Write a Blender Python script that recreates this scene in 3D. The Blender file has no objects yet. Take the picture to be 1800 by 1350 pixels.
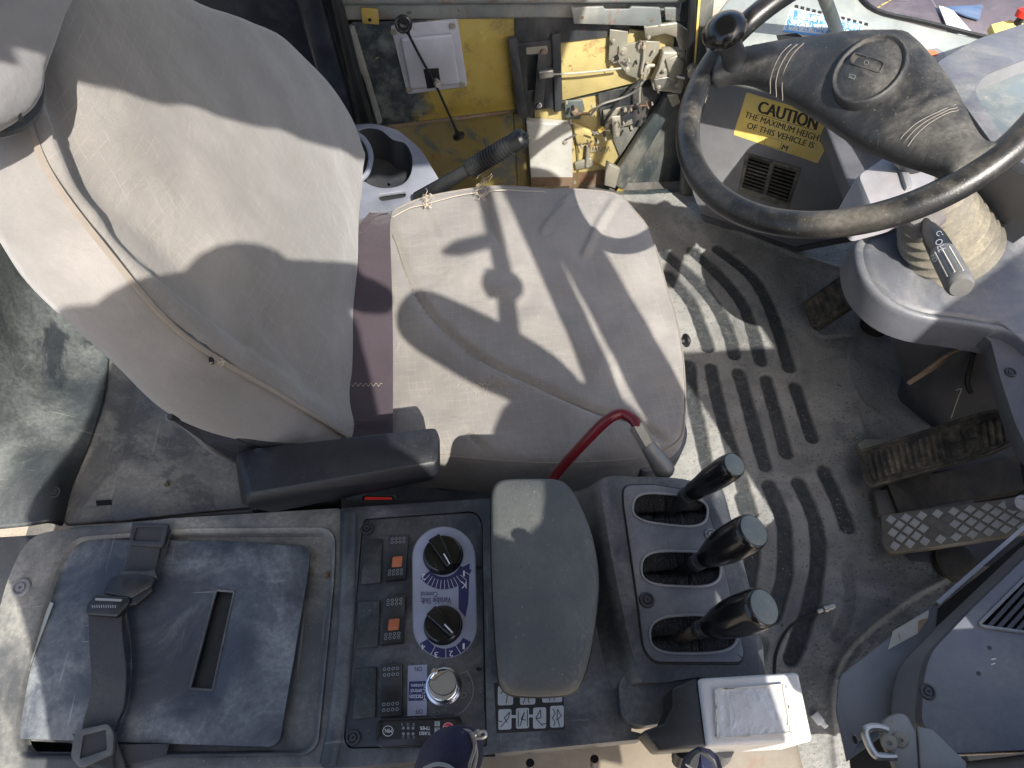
import bpy, bmesh, math, random
import numpy as np
from mathutils import Vector as V, Matrix
random.seed(7)
C = bpy.context.scene
# ---------------------------------------------------------------- camera
FPX = 1248.0
PITCH = math.radians(58); YAW = math.radians(3.7)
CAM = V((0, 0, 1.44))
hh = V((math.sin(YAW), math.cos(YAW), 0)); RR = V((math.cos(YAW), -math.sin(YAW), 0))
FW = hh*math.cos(PITCH) + V((0, 0, -math.sin(PITCH)))
UPV = hh*math.sin(PITCH) + V((0, 0, math.cos(PITCH)))
cd = bpy.data.cameras.new('camera'); co = bpy.data.objects.new('camera', cd)
C.collection.objects.link(co); C.camera = co
cd.sensor_width = 36; cd.lens = FPX/1800*36; cd.clip_start = .02; cd.clip_end = 500
co.matrix_world = Matrix(((RR.x, UPV.x, -FW.x, CAM.x), (RR.y, UPV.y, -FW.y, CAM.y), (RR.z, UPV.z, -FW.z, CAM.z), (0, 0, 0, 1)))
# ---------------------------------------------------------------- light
SUN = V((.223, -.641, .734)).normalized()          # towards the sun
w = bpy.data.worlds.new("World"); C.world = w; w.use_nodes = True
nt = w.node_tree; sky = nt.nodes.new('ShaderNodeTexSky'); sky.sky_type = 'NISHITA'; sky.sun_disc = False
sky.sun_elevation = math.asin(SUN.z); sky.sun_rotation = math.atan2(SUN.x, SUN.y)
sky.dust_density = 3; sky.ozone_density = .35; sky.air_density = .9
bg = nt.nodes['Background']; bg.inputs[1].default_value = .14
nt.links.new(sky.outputs[0], bg.inputs[0])
sl = bpy.data.lights.new('sun', 'SUN'); sl.energy = 3.8; sl.angle = math.radians(.5); sl.color = (1, .95, .87)
so = bpy.data.objects.new('sun', sl); C.collection.objects.link(so)
so.rotation_euler = SUN.to_track_quat('Z', 'Y').to_euler(); so.location = SUN*20
C.view_settings.view_transform = 'Standard'; C.view_settings.look = 'None'
C.view_settings.exposure = 1.28; C.view_settings.gamma = 1
# ---------------------------------------------------------------- projection helpers
def ray(x, y): return FW + RR*((x-900)/FPX) - UPV*((y-675)/FPX)
class Pl:
    """a real plane in the cab; at() finds the point of it seen at a photo pixel, h metres proud of it"""
    def __init__(s, p, n): s.p = V(p); s.n = V(n).normalized()
    def at(s, x, y, h=0):
        d = ray(x, y); q = s.p + s.n*h
        return CAM + d*((q-CAM).dot(s.n)/d.dot(s.n))
    def up(s, h): return Pl(s.p+s.n*h, s.n)
def Z(z): return Pl((0, 0, z), (0, 0, 1))
def Y(y): return Pl((0, y, 0), (0, -1, 0))
def three(a, b, c):
    n = (b-a).cross(c-a).normalized()
    if n.dot(CAM-a) < 0: n = -n
    return Pl(a, n)
def cr(pts, n=6, closed=False):
    """Catmull-Rom through points"""
    out = []; m = len(pts); segs = m if closed else m-1
    for i in range(segs):
        if closed: p = [pts[(i+k-1) % m] for k in range(4)]
        else: p = [pts[max(0, i-1)], pts[i], pts[i+1], pts[min(m-1, i+2)]]
        for k in range(n):
            t = k/n
            out.append(.5*((2*p[1]) + (p[2]-p[0])*t + (2*p[0]-5*p[1]+4*p[2]-p[3])*t*t + (3*p[1]-p[0]-3*p[2]+p[3])*t**3))
    if not closed: out.append(pts[-1].copy())
    return out
def rnd(pts, r, n=5):
    """polygon with rounded corners; r metres or a list"""
    out = []; m = len(pts)
    for i, p in enumerate(pts):
        a = pts[i-1]-p; b = pts[(i+1) % m]-p
        rr = r[i] if isinstance(r, (list, tuple)) else r
        rr = min(rr, a.length*.49, b.length*.49)
        if rr < 1e-5: out.append(p.copy()); continue
        s = p+a.normalized()*rr; e = p+b.normalized()*rr
        for k in range(n+1):
            t = k/n; out.append(s*(1-t)**2 + p*2*t*(1-t) + e*t*t)
    return out
def pix(S, L, h=0): return [S.at(x, y, h) for x, y in L]
# ---------------------------------------------------------------- object helpers
def tag(o, label=None, cat=None, group=None, kind=None):
    if label: o['label'] = label
    if cat: o['category'] = cat
    if group: o['group'] = group
    if kind: o['kind'] = kind
    return o
def thing(name, loc, label, cat, group=None):
    o = bpy.data.objects.new(name, None); C.collection.objects.link(o); o.location = loc; o.empty_display_size = .05
    return tag(o, label, cat, group)
def wloc(o):
    l = V(o.location)
    while o.parent: o = o.parent; l += V(o.location)
    return l
def mk(name, verts, faces, mat, parent=None, bev=0, seg=2, smooth=True, uv=None, sub=0, solid=0, lab=None, ang=35):
    me = bpy.data.meshes.new(name); c = V((0, 0, 0))
    for v in verts: c += v
    c /= max(1, len(verts))
    me.from_pydata([tuple(v-c) for v in verts], [], faces); me.update()
    bm = bmesh.new(); bm.from_mesh(me)
    if uv:
        l = bm.loops.layers.uv.new('UVMap')
        for f in bm.faces:
            for lp in f.loops: lp[l].uv = uv[lp.vert.index]
    bmesh.ops.recalc_face_normals(bm, faces=bm.faces) if solid == 0 else None
    bm.to_mesh(me); bm.free()
    me.materials.append(mat)
    if smooth:
        me.shade_smooth()
        me.set_sharp_from_angle(angle=math.radians(ang))
    o = bpy.data.objects.new(name, me); C.collection.objects.link(o)
    if parent is not None: o.parent = parent; o.location = c - wloc(parent)
    else: o.location = c
    if solid:
        m = o.modifiers.new('solid', 'SOLIDIFY'); m.thickness = abs(solid); m.offset = -1 if solid > 0 else 1
    if bev:
        m = o.modifiers.new('bevel', 'BEVEL'); m.width = bev; m.segments = seg; m.limit_method = 'ANGLE'; m.angle_limit = math.radians(35)
        if smooth:
            me.shade_smooth(); me.set_sharp_from_angle(angle=math.radians(180))
    if sub:
        m = o.modifiers.new('sub', 'SUBSURF'); m.levels = sub; m.render_levels = sub
    if lab: o['label'] = lab
    return o
def fill2(loops, n):
    """triangulate outer loop + holes, returns verts, faces"""
    bm = bmesh.new(); vs = []
    for L in loops:
        vv = [bm.verts.new(p) for p in L]; vs.append(vv)
        for i in range(len(vv)): bm.edges.new((vv[i-1], vv[i]))
    bmesh.ops.triangle_fill(bm, edges=bm.edges, use_beauty=True, use_dissolve=False, normal=n)
    bm.verts.index_update()
    V_ = [v.co.copy() for v in bm.verts]; F_ = [[v.index for v in f.verts] for f in bm.faces]
    bm.free(); return V_, F_
def prism(name, top, down, mat, parent=None, holes=(), **k):
    """solid from an outline (list of points) swept by vector down, holes go through"""
    n = down.normalized()
    if holes:
        loops = [top]+list(holes)
        vs, fs = fill2(loops, -n)
        N = len(vs); verts = vs+[v+down for v in vs]
        faces = [f for f in fs]+[[i+N for i in reversed(f)] for f in fs]
        o = 0
        for L in loops:
            m = len(L)
            for i in range(m):
                a, b = o+i, o+(i+1) % m
                faces.append([a, b, b+N, a+N])
            o += m
        return mk(name, verts, faces, mat, parent, **k)
    N = len(top); verts = list(top)+[v+down for v in top]
    faces = [list(range(N)), [i+N for i in reversed(range(N))]]+[[i, (i+1) % N, (i+1) % N+N, i+N] for i in range(N)]
    return mk(name, verts, faces, mat, parent, **k)
def plate(name, S, L, th, mat, parent=None, h=0, r=0, holes=(), **k):
    """plate on plane S with photo outline L, top at h+th, thickness th"""
    top = pix(S, L, h+th)
    if r: top = rnd(top, r)
    return prism(name, top, -S.n*th, mat, parent, holes, **k)
def loft(name, rings, mat, parent=None, caps=True, closed=True, **k):
    n = len(rings[0]); verts = [p for r in rings for p in r]; faces = []
    for a in range(len(rings)-1):
        for i in range(n if closed else n-1):
            j = (i+1) % n; faces.append([a*n+i, a*n+j, (a+1)*n+j, (a+1)*n+i])
    if caps and closed:
        faces.append(list(range(n))); faces.append([(len(rings)-1)*n+i for i in range(n)])
    return mk(name, verts, faces, mat, parent, **k)
def basis(n):
    n = V(n).normalized(); a = V((1, 0, 0)) if abs(n.x) < .9 else V((0, 1, 0))
    u = (a-n*a.dot(n)).normalized(); return u, n.cross(u)
def lathe(name, p, axis, prof, mat, parent=None, seg=24, ex=1.0, **k):
    ax = V(axis).normalized(); u, v = basis(ax); rings = []
    for s, r in prof:
        rings.append([p+ax*s+(u*math.cos(2*math.pi*i/seg)+v*ex*math.sin(2*math.pi*i/seg))*max(r, 1e-5) for i in range(seg)])
    return loft(name, rings, mat, parent, **k)
def tube(name, pts, r, mat, parent=None, seg=10, n=5, smooth_path=True, **k):
    P = cr(pts, n) if smooth_path and len(pts) > 2 else pts
    m = len(P); rings = []; last = None
    for i, p in enumerate(P):
        t = (P[min(i+1, m-1)]-P[max(i-1, 0)]).normalized()
        if last is None: u, v = basis(t)
        else:
            u = (last-t*last.dot(t)).normalized(); v = t.cross(u)
        last = u
        if isinstance(r, (list, tuple)):
            q = i/(m-1)*(len(r)-1); a = int(min(q, len(r)-2)); rr = r[a]+(r[a+1]-r[a])*(q-a)
        else: rr = r
        rings.append([p+(u*math.cos(2*math.pi*j/seg)+v*math.sin(2*math.pi*j/seg))*rr for j in range(seg)])
    return loft(name, rings, mat, parent, **k)
def dome(name, out, n, prof, mat, parent=None, c=None, **k):
    """outline with rings (scale, height along n); last ring closed"""
    if c is None:
        c = V((0, 0, 0))
        for p in out: c += p
        c /= len(out)
    rings = [[c+(p-c)*s+n*h for p in out] for s, h in prof]
    return loft(name, rings, mat, parent, **k)
def cyl(name, p, n, r, h, mat, parent=None, seg=20, bev=0, **k):
    b = min(bev, r*.5, h*.5) if bev else 0
    prof = [(0, r), (h-b, r), (h-b*.3, r-b*.3), (h, r-b)] if b else [(0, r), (h, r)]
    return lathe(name, p, n, prof, mat, parent, seg=seg, **k)
def disc(S, x, y, r, h=0, seg=24, ex=1.0, rot=0):
    c = S.at(x, y, h); u, v = basis(S.n)
    return [c+(u*math.cos(rot+2*math.pi*i/seg)+v*math.sin(rot+2*math.pi*i/seg)*ex)*r for i in range(seg)]
def patch(name, G, mat, parent=None, n=6, solid=0, f=None, **k):
    """smooth surface through a grid of points, uv in metres"""
    rows = [cr(r, n) for r in G]; cols = list(zip(*rows)); cols = [cr(list(c), n) for c in cols]
    nu = len(cols); nv = len(cols[0]); verts = []; uv = []
    U = [0]*nu
    mid = nv//2
    for i in range(1, nu): U[i] = U[i-1]+(cols[i][mid]-cols[i-1][mid]).length
    for i in range(nu):
        acc = 0
        for j in range(nv):
            if j: acc += (cols[i][j]-cols[i][j-1]).length
            verts.append(cols[i][j].copy()); uv.append((U[i], acc))
    if f: verts = [f(p, u) for p, u in zip(verts, uv)]
    faces = [[i*nv+j, (i+1)*nv+j, (i+1)*nv+j+1, i*nv+j+1] for i in range(nu-1) for j in range(nv-1)]
    k.setdefault('ang', 80); return mk(name, verts, faces, mat, parent, uv=uv, solid=solid, **k)
def ribbon(name, S, A, B, mat, parent=None, th=.0015, hs=0, n=6, cross=4, **k):
    """band between two photo edge lines A and B on plane S; hs heights per station"""
    if not isinstance(hs, (list, tuple)): hs = [hs]*len(A)
    a = [S.at(x, y, h) for (x, y), h in zip(A, hs)]; b = [S.at(x, y, h) for (x, y), h in zip(B, hs)]
    G = [[p+(q-p)*t for t in [i/cross for i in range(cross+1)]] for p, q in zip(a, b)]
    return patch(name, G, mat, parent, n=n, solid=th, **k)
def text(name, S, s, quad, mat, parent=None, h=.0006, bold=0, sx=1):
    """flat lettering filling the photo quad (bottom-left, bottom-right, top-right, top-left of the words)"""
    cu = bpy.data.curves.new(name, 'FONT'); cu.body = s; cu.size = 1; cu.align_x = 'CENTER'; cu.space_line = .9; cu.resolution_u = 3
    t = bpy.data.objects.new('t', cu); C.collection.objects.link(t)
    dg = bpy.context.evaluated_depsgraph_get(); me = bpy.data.meshes.new_from_object(t.evaluated_get(dg))
    bpy.data.objects.remove(t)
    xs = [v.co.x for v in me.vertices]; ys = [v.co.y for v in me.vertices]
    x0, x1, y0, y1 = min(xs), max(xs), min(ys), max(ys)
    q = [S.at(x, y, h) for x, y in quad]; c = V((0, 0, 0)); vs = []
    for v in me.vertices:
        a = (v.co.x-x0)/(x1-x0); b = (v.co.y-y0)/(y1-y0)
        vs.append((q[0]*(1-a)+q[1]*a)*(1-b)+(q[3]*(1-a)+q[2]*a)*b)
    fs = [list(p.vertices) for p in me.polygons]
    if bold:
        k = len(vs); e = (q[1]-q[0])/(x1-x0)*bold; b0 = list(vs); f0 = list(fs)
        for j, s_ in enumerate((1, -1)):
            vs += [p+e*s_+S.n*.00003*(j+1) for p in b0]; fs += [[i+k*(j+1) for i in f] for f in f0]
    bpy.data.meshes.remove(me)
    return mk(name, vs, fs, mat, parent, smooth=False)
def strokes(name, S, lines, wd, mat, parent=None, h=.0006):
    """printed lines: flat strips of width wd"""
    vs = []; fs = []
    for L in lines:
        P = [S.at(x, y, h) for x, y in L]
        for a, b in zip(P[:-1], P[1:]):
            d = (b-a).normalized(); s = S.n.cross(d)*wd/2; k = len(vs)
            vs += [a-s-d*wd*.3, a+s-d*wd*.3, b+s+d*wd*.3, b-s+d*wd*.3]; fs.append([k, k+1, k+2, k+3])
    return mk(name, vs, fs, mat, parent, smooth=False)
def bolt(S, x, y, mat, parent, r=.008, h=.004, base=0, name='bolt', washer=True, dark=None):
    p = S.at(x, y, base)
    if washer: w_ = cyl(name+'_washer' if name == 'bolt' else 'washer', p, S.n, r*1.45, h*.35, mat, parent, seg=20, bev=.0006)
    return lathe(name, p, S.n, [(0, r), (h*.35, r), (h, r*.92), (h, r*.8)], mat, parent, seg=6 if washer else 16, smooth=False)
def screw(S, x, y, mat, parent, hm, r=.011, base=0):
    """round head screw with a recessed centre"""
    p = S.at(x, y, base)
    o = lathe('screw', p, S.n, [(0, r), (.0015, r), (.003, r*.9), (.0032, r*.72), (.001, r*.66), (.001, r*.5), (.003, r*.42), (.003, r*.18), (.001, r*.15), (.001, 1e-5)], mat, parent, seg=24)
    return o
# ---------------------------------------------------------------- materials
def nd(t, ty, **k):
    n = t.nodes.new(ty)
    for a, b in k.items(): setattr(n, a, b)
    return n
class MB:
    def __init__(s, name):
        s.m = bpy.data.materials.new(name); s.m.use_nodes = True; s.t = s.m.node_tree; s.b = s.t.nodes['Principled BSDF']
        g = nd(s.t, 'ShaderNodeNewGeometry'); s.pos = g.outputs['Position']; s.nz = None; s.g = g
    def L(s, a, b): s.t.links.new(a, b)
    def setv(s, sock, v):
        if hasattr(v, 'is_linked') or isinstance(v, bpy.types.NodeSocket): s.L(v, sock)
        elif isinstance(v, tuple) and len(v) == 3 and sock.type == 'RGBA': sock.default_value = (*v, 1)
        else: sock.default_value = v
    def noise(s, sc, det=4, ro=.55, vec=None, dist=0, stretch=None):
        v = vec or s.pos
        if stretch:
            mp = nd(s.t, 'ShaderNodeMapping'); mp.inputs['Scale'].default_value = stretch; s.L(v, mp.inputs[0]); v = mp.outputs[0]
        n = nd(s.t, 'ShaderNodeTexNoise'); n.inputs['Scale'].default_value = sc; n.inputs['Detail'].default_value = det
        n.inputs['Roughness'].default_value = ro; n.inputs['Distortion'].default_value = dist; s.L(v, n.inputs['Vector']); return n.outputs[0]
    def vor(s, sc, feat='F1', vec=None):
        n = nd(s.t, 'ShaderNodeTexVoronoi', feature=feat); n.inputs['Scale'].default_value = sc; s.L(vec or s.pos, n.inputs['Vector']); return n.outputs[0]
    def ramp(s, v, a, b, c0=0., c1=1.):
        n = nd(s.t, 'ShaderNodeMapRange', interpolation_type='SMOOTHSTEP'); s.L(v, n.inputs[0])
        n.inputs[1].default_value = a; n.inputs[2].default_value = b; n.inputs[3].default_value = c0; n.inputs[4].default_value = c1; return n.outputs[0]
    def math(s, op, a, b=0.):
        n = nd(s.t, 'ShaderNodeMath', operation=op); s.setv(n.inputs[0], a); s.setv(n.inputs[1], b); return n.outputs[0]
    def mix(s, f, a, b, bt='MIX'):
        n = nd(s.t, 'ShaderNodeMix', data_type='RGBA', blend_type=bt); s.setv(n.inputs[0], f); s.setv(n.inputs[6], a); s.setv(n.inputs[7], b); return n.outputs[2]
    def up(s):
        x = nd(s.t, 'ShaderNodeSeparateXYZ'); s.L(s.g.outputs['Normal'], x.inputs[0]); return s.ramp(x.outputs[2], .1, .9)
    def xyz(s, v=None):
        x = nd(s.t, 'ShaderNodeSeparateXYZ'); s.L(v or s.pos, x.inputs[0]); return x.outputs
    def bump(s, h, st, dist=.001, prev=None):
        n = nd(s.t, 'ShaderNodeBump'); n.inputs['Strength'].default_value = st; n.inputs['Distance'].default_value = dist; s.L(h, n.inputs['Height'])
        if prev: s.L(prev, n.inputs['Normal'])
        return n.outputs[0]
    def out(s, col=None, rough=None, metal=None, normal=None, spec=None):
        if col is not None: s.setv(s.b.inputs['Base Color'], col)
        if rough is not None: s.setv(s.b.inputs['Roughness'], rough)
        if metal is not None: s.setv(s.b.inputs['Metallic'], metal)
        if normal is not None: s.L(normal, s.b.inputs['Normal'])
        if spec is not None: s.b.inputs['Specular IOR Level'].default_value = spec
        return s.m
def plastic(name, col, rough=.5, dust=.4, dcol=(.27, .26, .23), ds=7, speck=.3, scol=(.4, .38, .33), bump=.25, bs=350, metal=0, scr=0, var=.35, upd=True, spec=.5, stain=0, stcol=(.02, .02, .025)):
    """moulded or painted surface: base colour, settled dust on upward faces, fine specks, grain, scratches"""
    m = MB(name)
    v = m.noise(3.1, 5, .6); c = m.mix(m.ramp(v, .3, .75), tuple(x*(1-var) for x in col), tuple(min(1, x*(1+var)) for x in col))
    d = m.noise(ds, 7, .68, dist=.6); f = m.ramp(d, .38, .72, 0, dust)
    if upd: f = m.math('MULTIPLY', f, m.math('ADD', m.math('MULTIPLY', m.up(), .8), .2))
    fine = m.noise(160, 3, .7); f = m.math('MULTIPLY', f, m.ramp(fine, .25, .7, .55, 1.15))
    c = m.mix(f, c, dcol)
    r = m.ramp(f, 0, .6, rough, min(1, rough+.25))
    if stain: c = m.mix(m.ramp(m.noise(ds*.8, 6, .7, dist=1.2), .52, .6, 0, stain), c, stcol)
    if scr:
        s1 = m.noise(9, 2, .5, stretch=(1, 22, 1)); s2 = m.noise(7, 2, .5, stretch=(25, 1, 3), dist=.4)
        sc = m.math('MAXIMUM', m.ramp(s1, .70, .73), m.ramp(s2, .70, .73)); sc = m.math('MULTIPLY', sc, m.ramp(m.noise(6), .45, .6, 0, scr)); c = m.mix(sc, c, dcol)
    if speck:
        sp = m.ramp(m.noise(420, 2, .5), .68, .74, 0, speck); c = m.mix(sp, c, scol)
    nrm = m.bump(m.noise(bs, 3, .6), bump, .0006)
    return m.out(c, r, metal, nrm, spec)
def rusty(name, col, rust=.5, rough=.5, metal=0., rcol=(.17, .06, .02), dark=(.03, .03, .03), ds=9, dust=.3, yel=None, chip=0, chipcol=(.3, .3, .28), thr=.58):
    m = MB(name); v = m.noise(4, 5, .6); c = m.mix(m.ramp(v, .3, .75), tuple(x*.7 for x in col), tuple(min(1, x*1.2) for x in col))
    if yel: c = m.mix(m.ramp(m.noise(5.5, 6, .65, dist=1), yel[1], yel[1]+.06), c, yel[0])
    c = m.mix(m.ramp(m.noise(ds*.7, 7, .7, stretch=(1, 1, .35)), .42, .75, 0, dust), c, (.33, .31, .26))
    if chip: c = m.mix(m.ramp(m.noise(38, 5, .75), .62, .66, 0, chip), c, chipcol)
    rf = m.ramp(m.noise(ds*2.2, 8, .72, dist=.4), thr, thr+.1, 0, rust); c = m.mix(rf, c, m.mix(m.noise(90), tuple(x*.5 for x in rcol), tuple(min(1, x*1.9) for x in rcol)))
    c = m.mix(m.ramp(m.noise(300, 2), .7, .78, 0, .5), c, dark)
    mt = m.math('MULTIPLY', m.math('SUBTRACT', 1., rf), metal)
    return m.out(c, m.ramp(rf, 0, 1, rough, .95), mt, m.bump(m.noise(120, 5, .7), .35, .001))
def simple(name, col, rough=.5, metal=0, em=0):
    m = MB(name); c = m.mix(m.noise(60, 4), tuple(x*.85 for x in col), tuple(min(1, x*1.12) for x in col)); return m.out(c, rough, metal)
def fabric(name, col, grid=.0135, line=.5, rough=.85, soil=.35, wv=1):
    m = MB(name); uvn = nd(m.t, 'ShaderNodeUVMap'); uv = uvn.outputs[0]
    s = m.xyz(uv); wob = m.math('MULTIPLY', m.math('SUBTRACT', m.noise(14, 2), .5), .004)
    def line_(a):
        q = m.math('ADD', a, wob); fr = m.math('FRACT', m.math('DIVIDE', q, grid)); return m.math('LESS_THAN', m.math('ABSOLUTE', m.math('SUBTRACT', fr, .5)), .035)
    ln = m.math('MAXIMUM', line_(s[0]), line_(s[1])); brk = m.ramp(m.noise(34, 4, .7), .4, .62)
    base = m.mix(m.ramp(m.noise(5, 6, .62, dist=.5), .35, .7), tuple(x*.8 for x in col), tuple(x*1.12 for x in col))
    base = m.mix(m.ramp(m.noise(2.6, 5, .6), .45, .75, 0, soil), base, (col[0]*.62, col[1]*.6, col[2]*.57))
    wx = m.math('SINE', m.math('MULTIPLY', s[0], 3200*wv)); wy = m.math('SINE', m.math('MULTIPLY', s[1], 3200*wv)); we = m.math('MULTIPLY', wx, wy)
    base = m.mix(m.ramp(m.noise(900, 2), .3, .75, 0, .25), base, tuple(x*.7 for x in col))
    c = m.mix(m.math('MULTIPLY', m.math('MULTIPLY', ln, brk), line), base, tuple(min(1, x*1.55) for x in col))
    n = m.bump(m.noise(16, 5, .6, dist=1.2), .55, .006); n = m.bump(we, .25, .0004, n)
    m.b.inputs['Sheen Weight'].default_value = .25
    return m.out(c, rough, 0, n, .3)
GRY = (.045, .052, .062)
m_con = plastic('console_plastic', (.036, .040, .047), .42, .8, (.21, .21, .20), 6, .25, bump=.3, scr=.5)
m_con_dusty = plastic('dusty_console_plastic', (.07, .074, .076), .55, .95, (.30, .29, .255), 5, .4, scr=.5)
m_lid = plastic('lid_plastic', (.045, .053, .068), .42, .95, (.22, .235, .24), 8, .2, scr=.7, stain=.35, stcol=(.02, .028, .045))
m_panel = plastic('switch_panel_plastic', (.024, .027, .033), .45, .55, (.2, .195, .18), 9, .35, scr=.25)
m_blk = plastic('black_plastic', (.008, .009, .010), .42, .22, (.10, .10, .095), 12, .15, bump=.15)
m_gloss = plastic('glossy_black_knob', (.008, .008, .009), .2, .12, (.12, .12, .11), 14, .05, bump=.03)
m_arm = plastic('armrest_vinyl', (.009, .010, .014), .42, .2, (.07, .07, .075), 16, .12, bump=.6, bs=700)
m_dark = plastic('dark_plastic', (.022, .024, .028), .5, .3, (.14, .14, .14), 6, .15, scr=.35)
m_void = simple('dark_void', (.006, .006, .007), .9)
m_slate = plastic('slate_plastic', (.175, .178, .186), .42, .5, (.30, .30, .29), 6, .1, scr=.35, bump=.15)
m_slate_m = plastic('mid_slate_plastic', (.095, .10, .115), .45, .75, (.24, .235, .22), 6, .3, scr=.4, bump=.2)
m_slate_d = plastic('dark_slate_plastic', (.07, .07, .078), .5, .35, (.2, .2, .19), 5, .15, scr=.25)
m_pale = plastic('pale_dash_plastic', (.24, .27, .265), .5, .6, (.42, .42, .36), 5, .2, scr=.2)
m_fab = fabric('ripstop_fabric', (.240, .225, .208), line=.24, soil=.75)
m_fab2 = fabric('plain_grey_fabric', (.243, .228, .213), line=.06, soil=.75)
m_head = fabric('headrest_fabric', (.205, .20, .205), line=.05)
m_thread = simple('beige_thread', (.42, .36, .28), .9)
m_carpet = plastic('black_carpet', (.02, .021, .03), .95, .1, bump=1, bs=500, speck=.5, scol=(.06, .06, .08))
m_belt = fabric('purple_webbing', (.052, .038, .047), grid=.5, line=0, wv=.35)
m_web = fabric('black_webbing', (.040, .042, .045), grid=.0022, line=.85, soil=.4, wv=.5)
m_red = plastic('red_paint', (.13, .008, .014), .3, .15, (.2, .15, .13), 15, .1, bump=.05)
m_redb = simple('red_button', (.6, .035, .02), .4)
m_grip = rusty('worn_metal', (.26, .25, .23), .4, .5, .5)
m_steel = rusty('dusty_steel', (.36, .34, .28), .35, .5, .35, dust=.5)
m_steel2 = rusty('bright_steel', (.5, .49, .46), .25, .35, .9, dust=.2)
m_chrome = MB('chrome'); m_chrome = m_chrome.out((.75, .75, .77), m_chrome.ramp(m_chrome.noise(30, 5), .3, .8, .08, .35), 1.)
m_orange = plastic('orange_lens', (.45, .12, .04), .4, .3, (.4, .25, .18), 60, .2)
m_white = simple('white_print', (.72, .72, .72), .5)
m_lav = plastic('lavender_label', (.34, .36, .46), .45, .3, (.35, .33, .3), 18, .2, bump=.02)
m_navy = simple('navy_print', (.02, .022, .10), .5)
m_ink = simple('black_print', (.012, .012, .012), .5)
m_greyprint = simple('grey_print', (.22, .23, .24), .5)
m_stopred = simple('red_print', (.55, .03, .03), .5)
m_yel = plastic('yellow_sticker', (.82, .58, .15), .4, .35, (.55, .47, .28), 15, .1, bump=.05, upd=False)
m_blue = simple('blue_print', (.05, .22, .5), .5)
m_wpaper = plastic('white_sticker', (.46, .49, .5), .5, .3, (.5, .5, .45), 20, .1)
m_cream = plastic('cream_sticker', (.6, .55, .46), .6, .3, (.5, .45, .35), 20, .1)
m_wheel = plastic('wheel_rubber', (.010, .011, .013), .36, .75, (.20, .18, .145), 9, .5, (.3, .28, .22), bump=.35, bs=500)
m_hub = plastic('wheel_hub_vinyl', (.015, .016, .018), .5, .75, (.145, .137, .12), 13, .35, (.35, .3, .22), bump=.5, bs=600)
m_boot = plastic('dusty_rubber_boot', (.12, .112, .10), .7, .8, (.37, .33, .24), 4, .3, upd=False)
m_pedal = plastic('pedal_rubber', (.03, .028, .024), .7, .8, (.22, .185, .125), 26, .4, (.5, .42, .25), bump=.6, bs=220)
m_alu = rusty('worn_tread_plate', (.17, .155, .13), .3, .5, .4, rcol=(.12, .09, .06), dust=.5)
m_aluhi = simple('polished_diamond', (.42, .41, .38), .4, .4)
m_floorp = plastic('floor_plastic', (.085, .083, .08), .7, .65, (.24, .22, .19), 5, .6, bump=.7, bs=150)
m_jacket = plastic('navy_jacket_fabric', (.012, .014, .045), .95, .15, (.05, .05, .08), 30, .1, bump=1, bs=400)
m_skin = simple('skin', (.45, .26, .19), .6)
m_jean = simple('blue_trousers', (.03, .05, .10), .9)
m_clear = MB('clear_lens'); m_clear = m_clear.out((.35, .37, .38), .08, 0., None, .6)
m_box = plastic('white_painted_box', (.55, .54, .53), .4, .6, (.45, .42, .38), 10, .1, bump=.08)
m_film = MB('crinkled_film'); m_film = m_film.out((.55, .54, .52), m_film.ramp(m_film.noise(40, 4), .3, .7, .12, .4), .3, m_film.bump(m_film.noise(22, 5, .6, dist=1.2), .5, .005))
# ================================================================ SETTING
def quadbox(name, a, b, mat, kind='structure', bev=0, parent=None, **k):
    vs = [V((x, y, z)) for x in (a[0], b[0]) for y in (a[1], b[1]) for z in (a[2], b[2])]
    o = mk(name, vs, [(0, 1, 3, 2), (4, 6, 7, 5), (0, 4, 5, 1), (2, 3, 7, 6), (0, 2, 6, 4), (1, 5, 7, 3)], mat, parent, bev=bev, smooth=bool(bev), **k)
    if kind: o['kind'] = kind
    return o
m_dirt = MB('dry_dirt'); m_dirt = m_dirt.out(m_dirt.mix(m_dirt.ramp(m_dirt.noise(1.3, 8, .65), .3, .7), (.26, .21, .15), (.42, .36, .28)), .95, 0, m_dirt.bump(m_dirt.noise(20, 6, .7), .6, .02))
quadbox('ground', (-40, -40, -1.75), (40, 40, -1.7), m_dirt)
m_body = rusty('sand_body_paint', (.24, .20, .15), .25, .5, dust=.6, ds=5)
m_shade = simple('dark_underbody', (.012, .012, .014), .9)
quadbox('cab_floor', (-1.0, .02, -.06), (1.75, 1.66, -.014), m_floorp)
quadbox('cab_side_sill', (-1.2, -.10, -.02), (.42, .125, .30), m_body, bev=.012)
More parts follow.
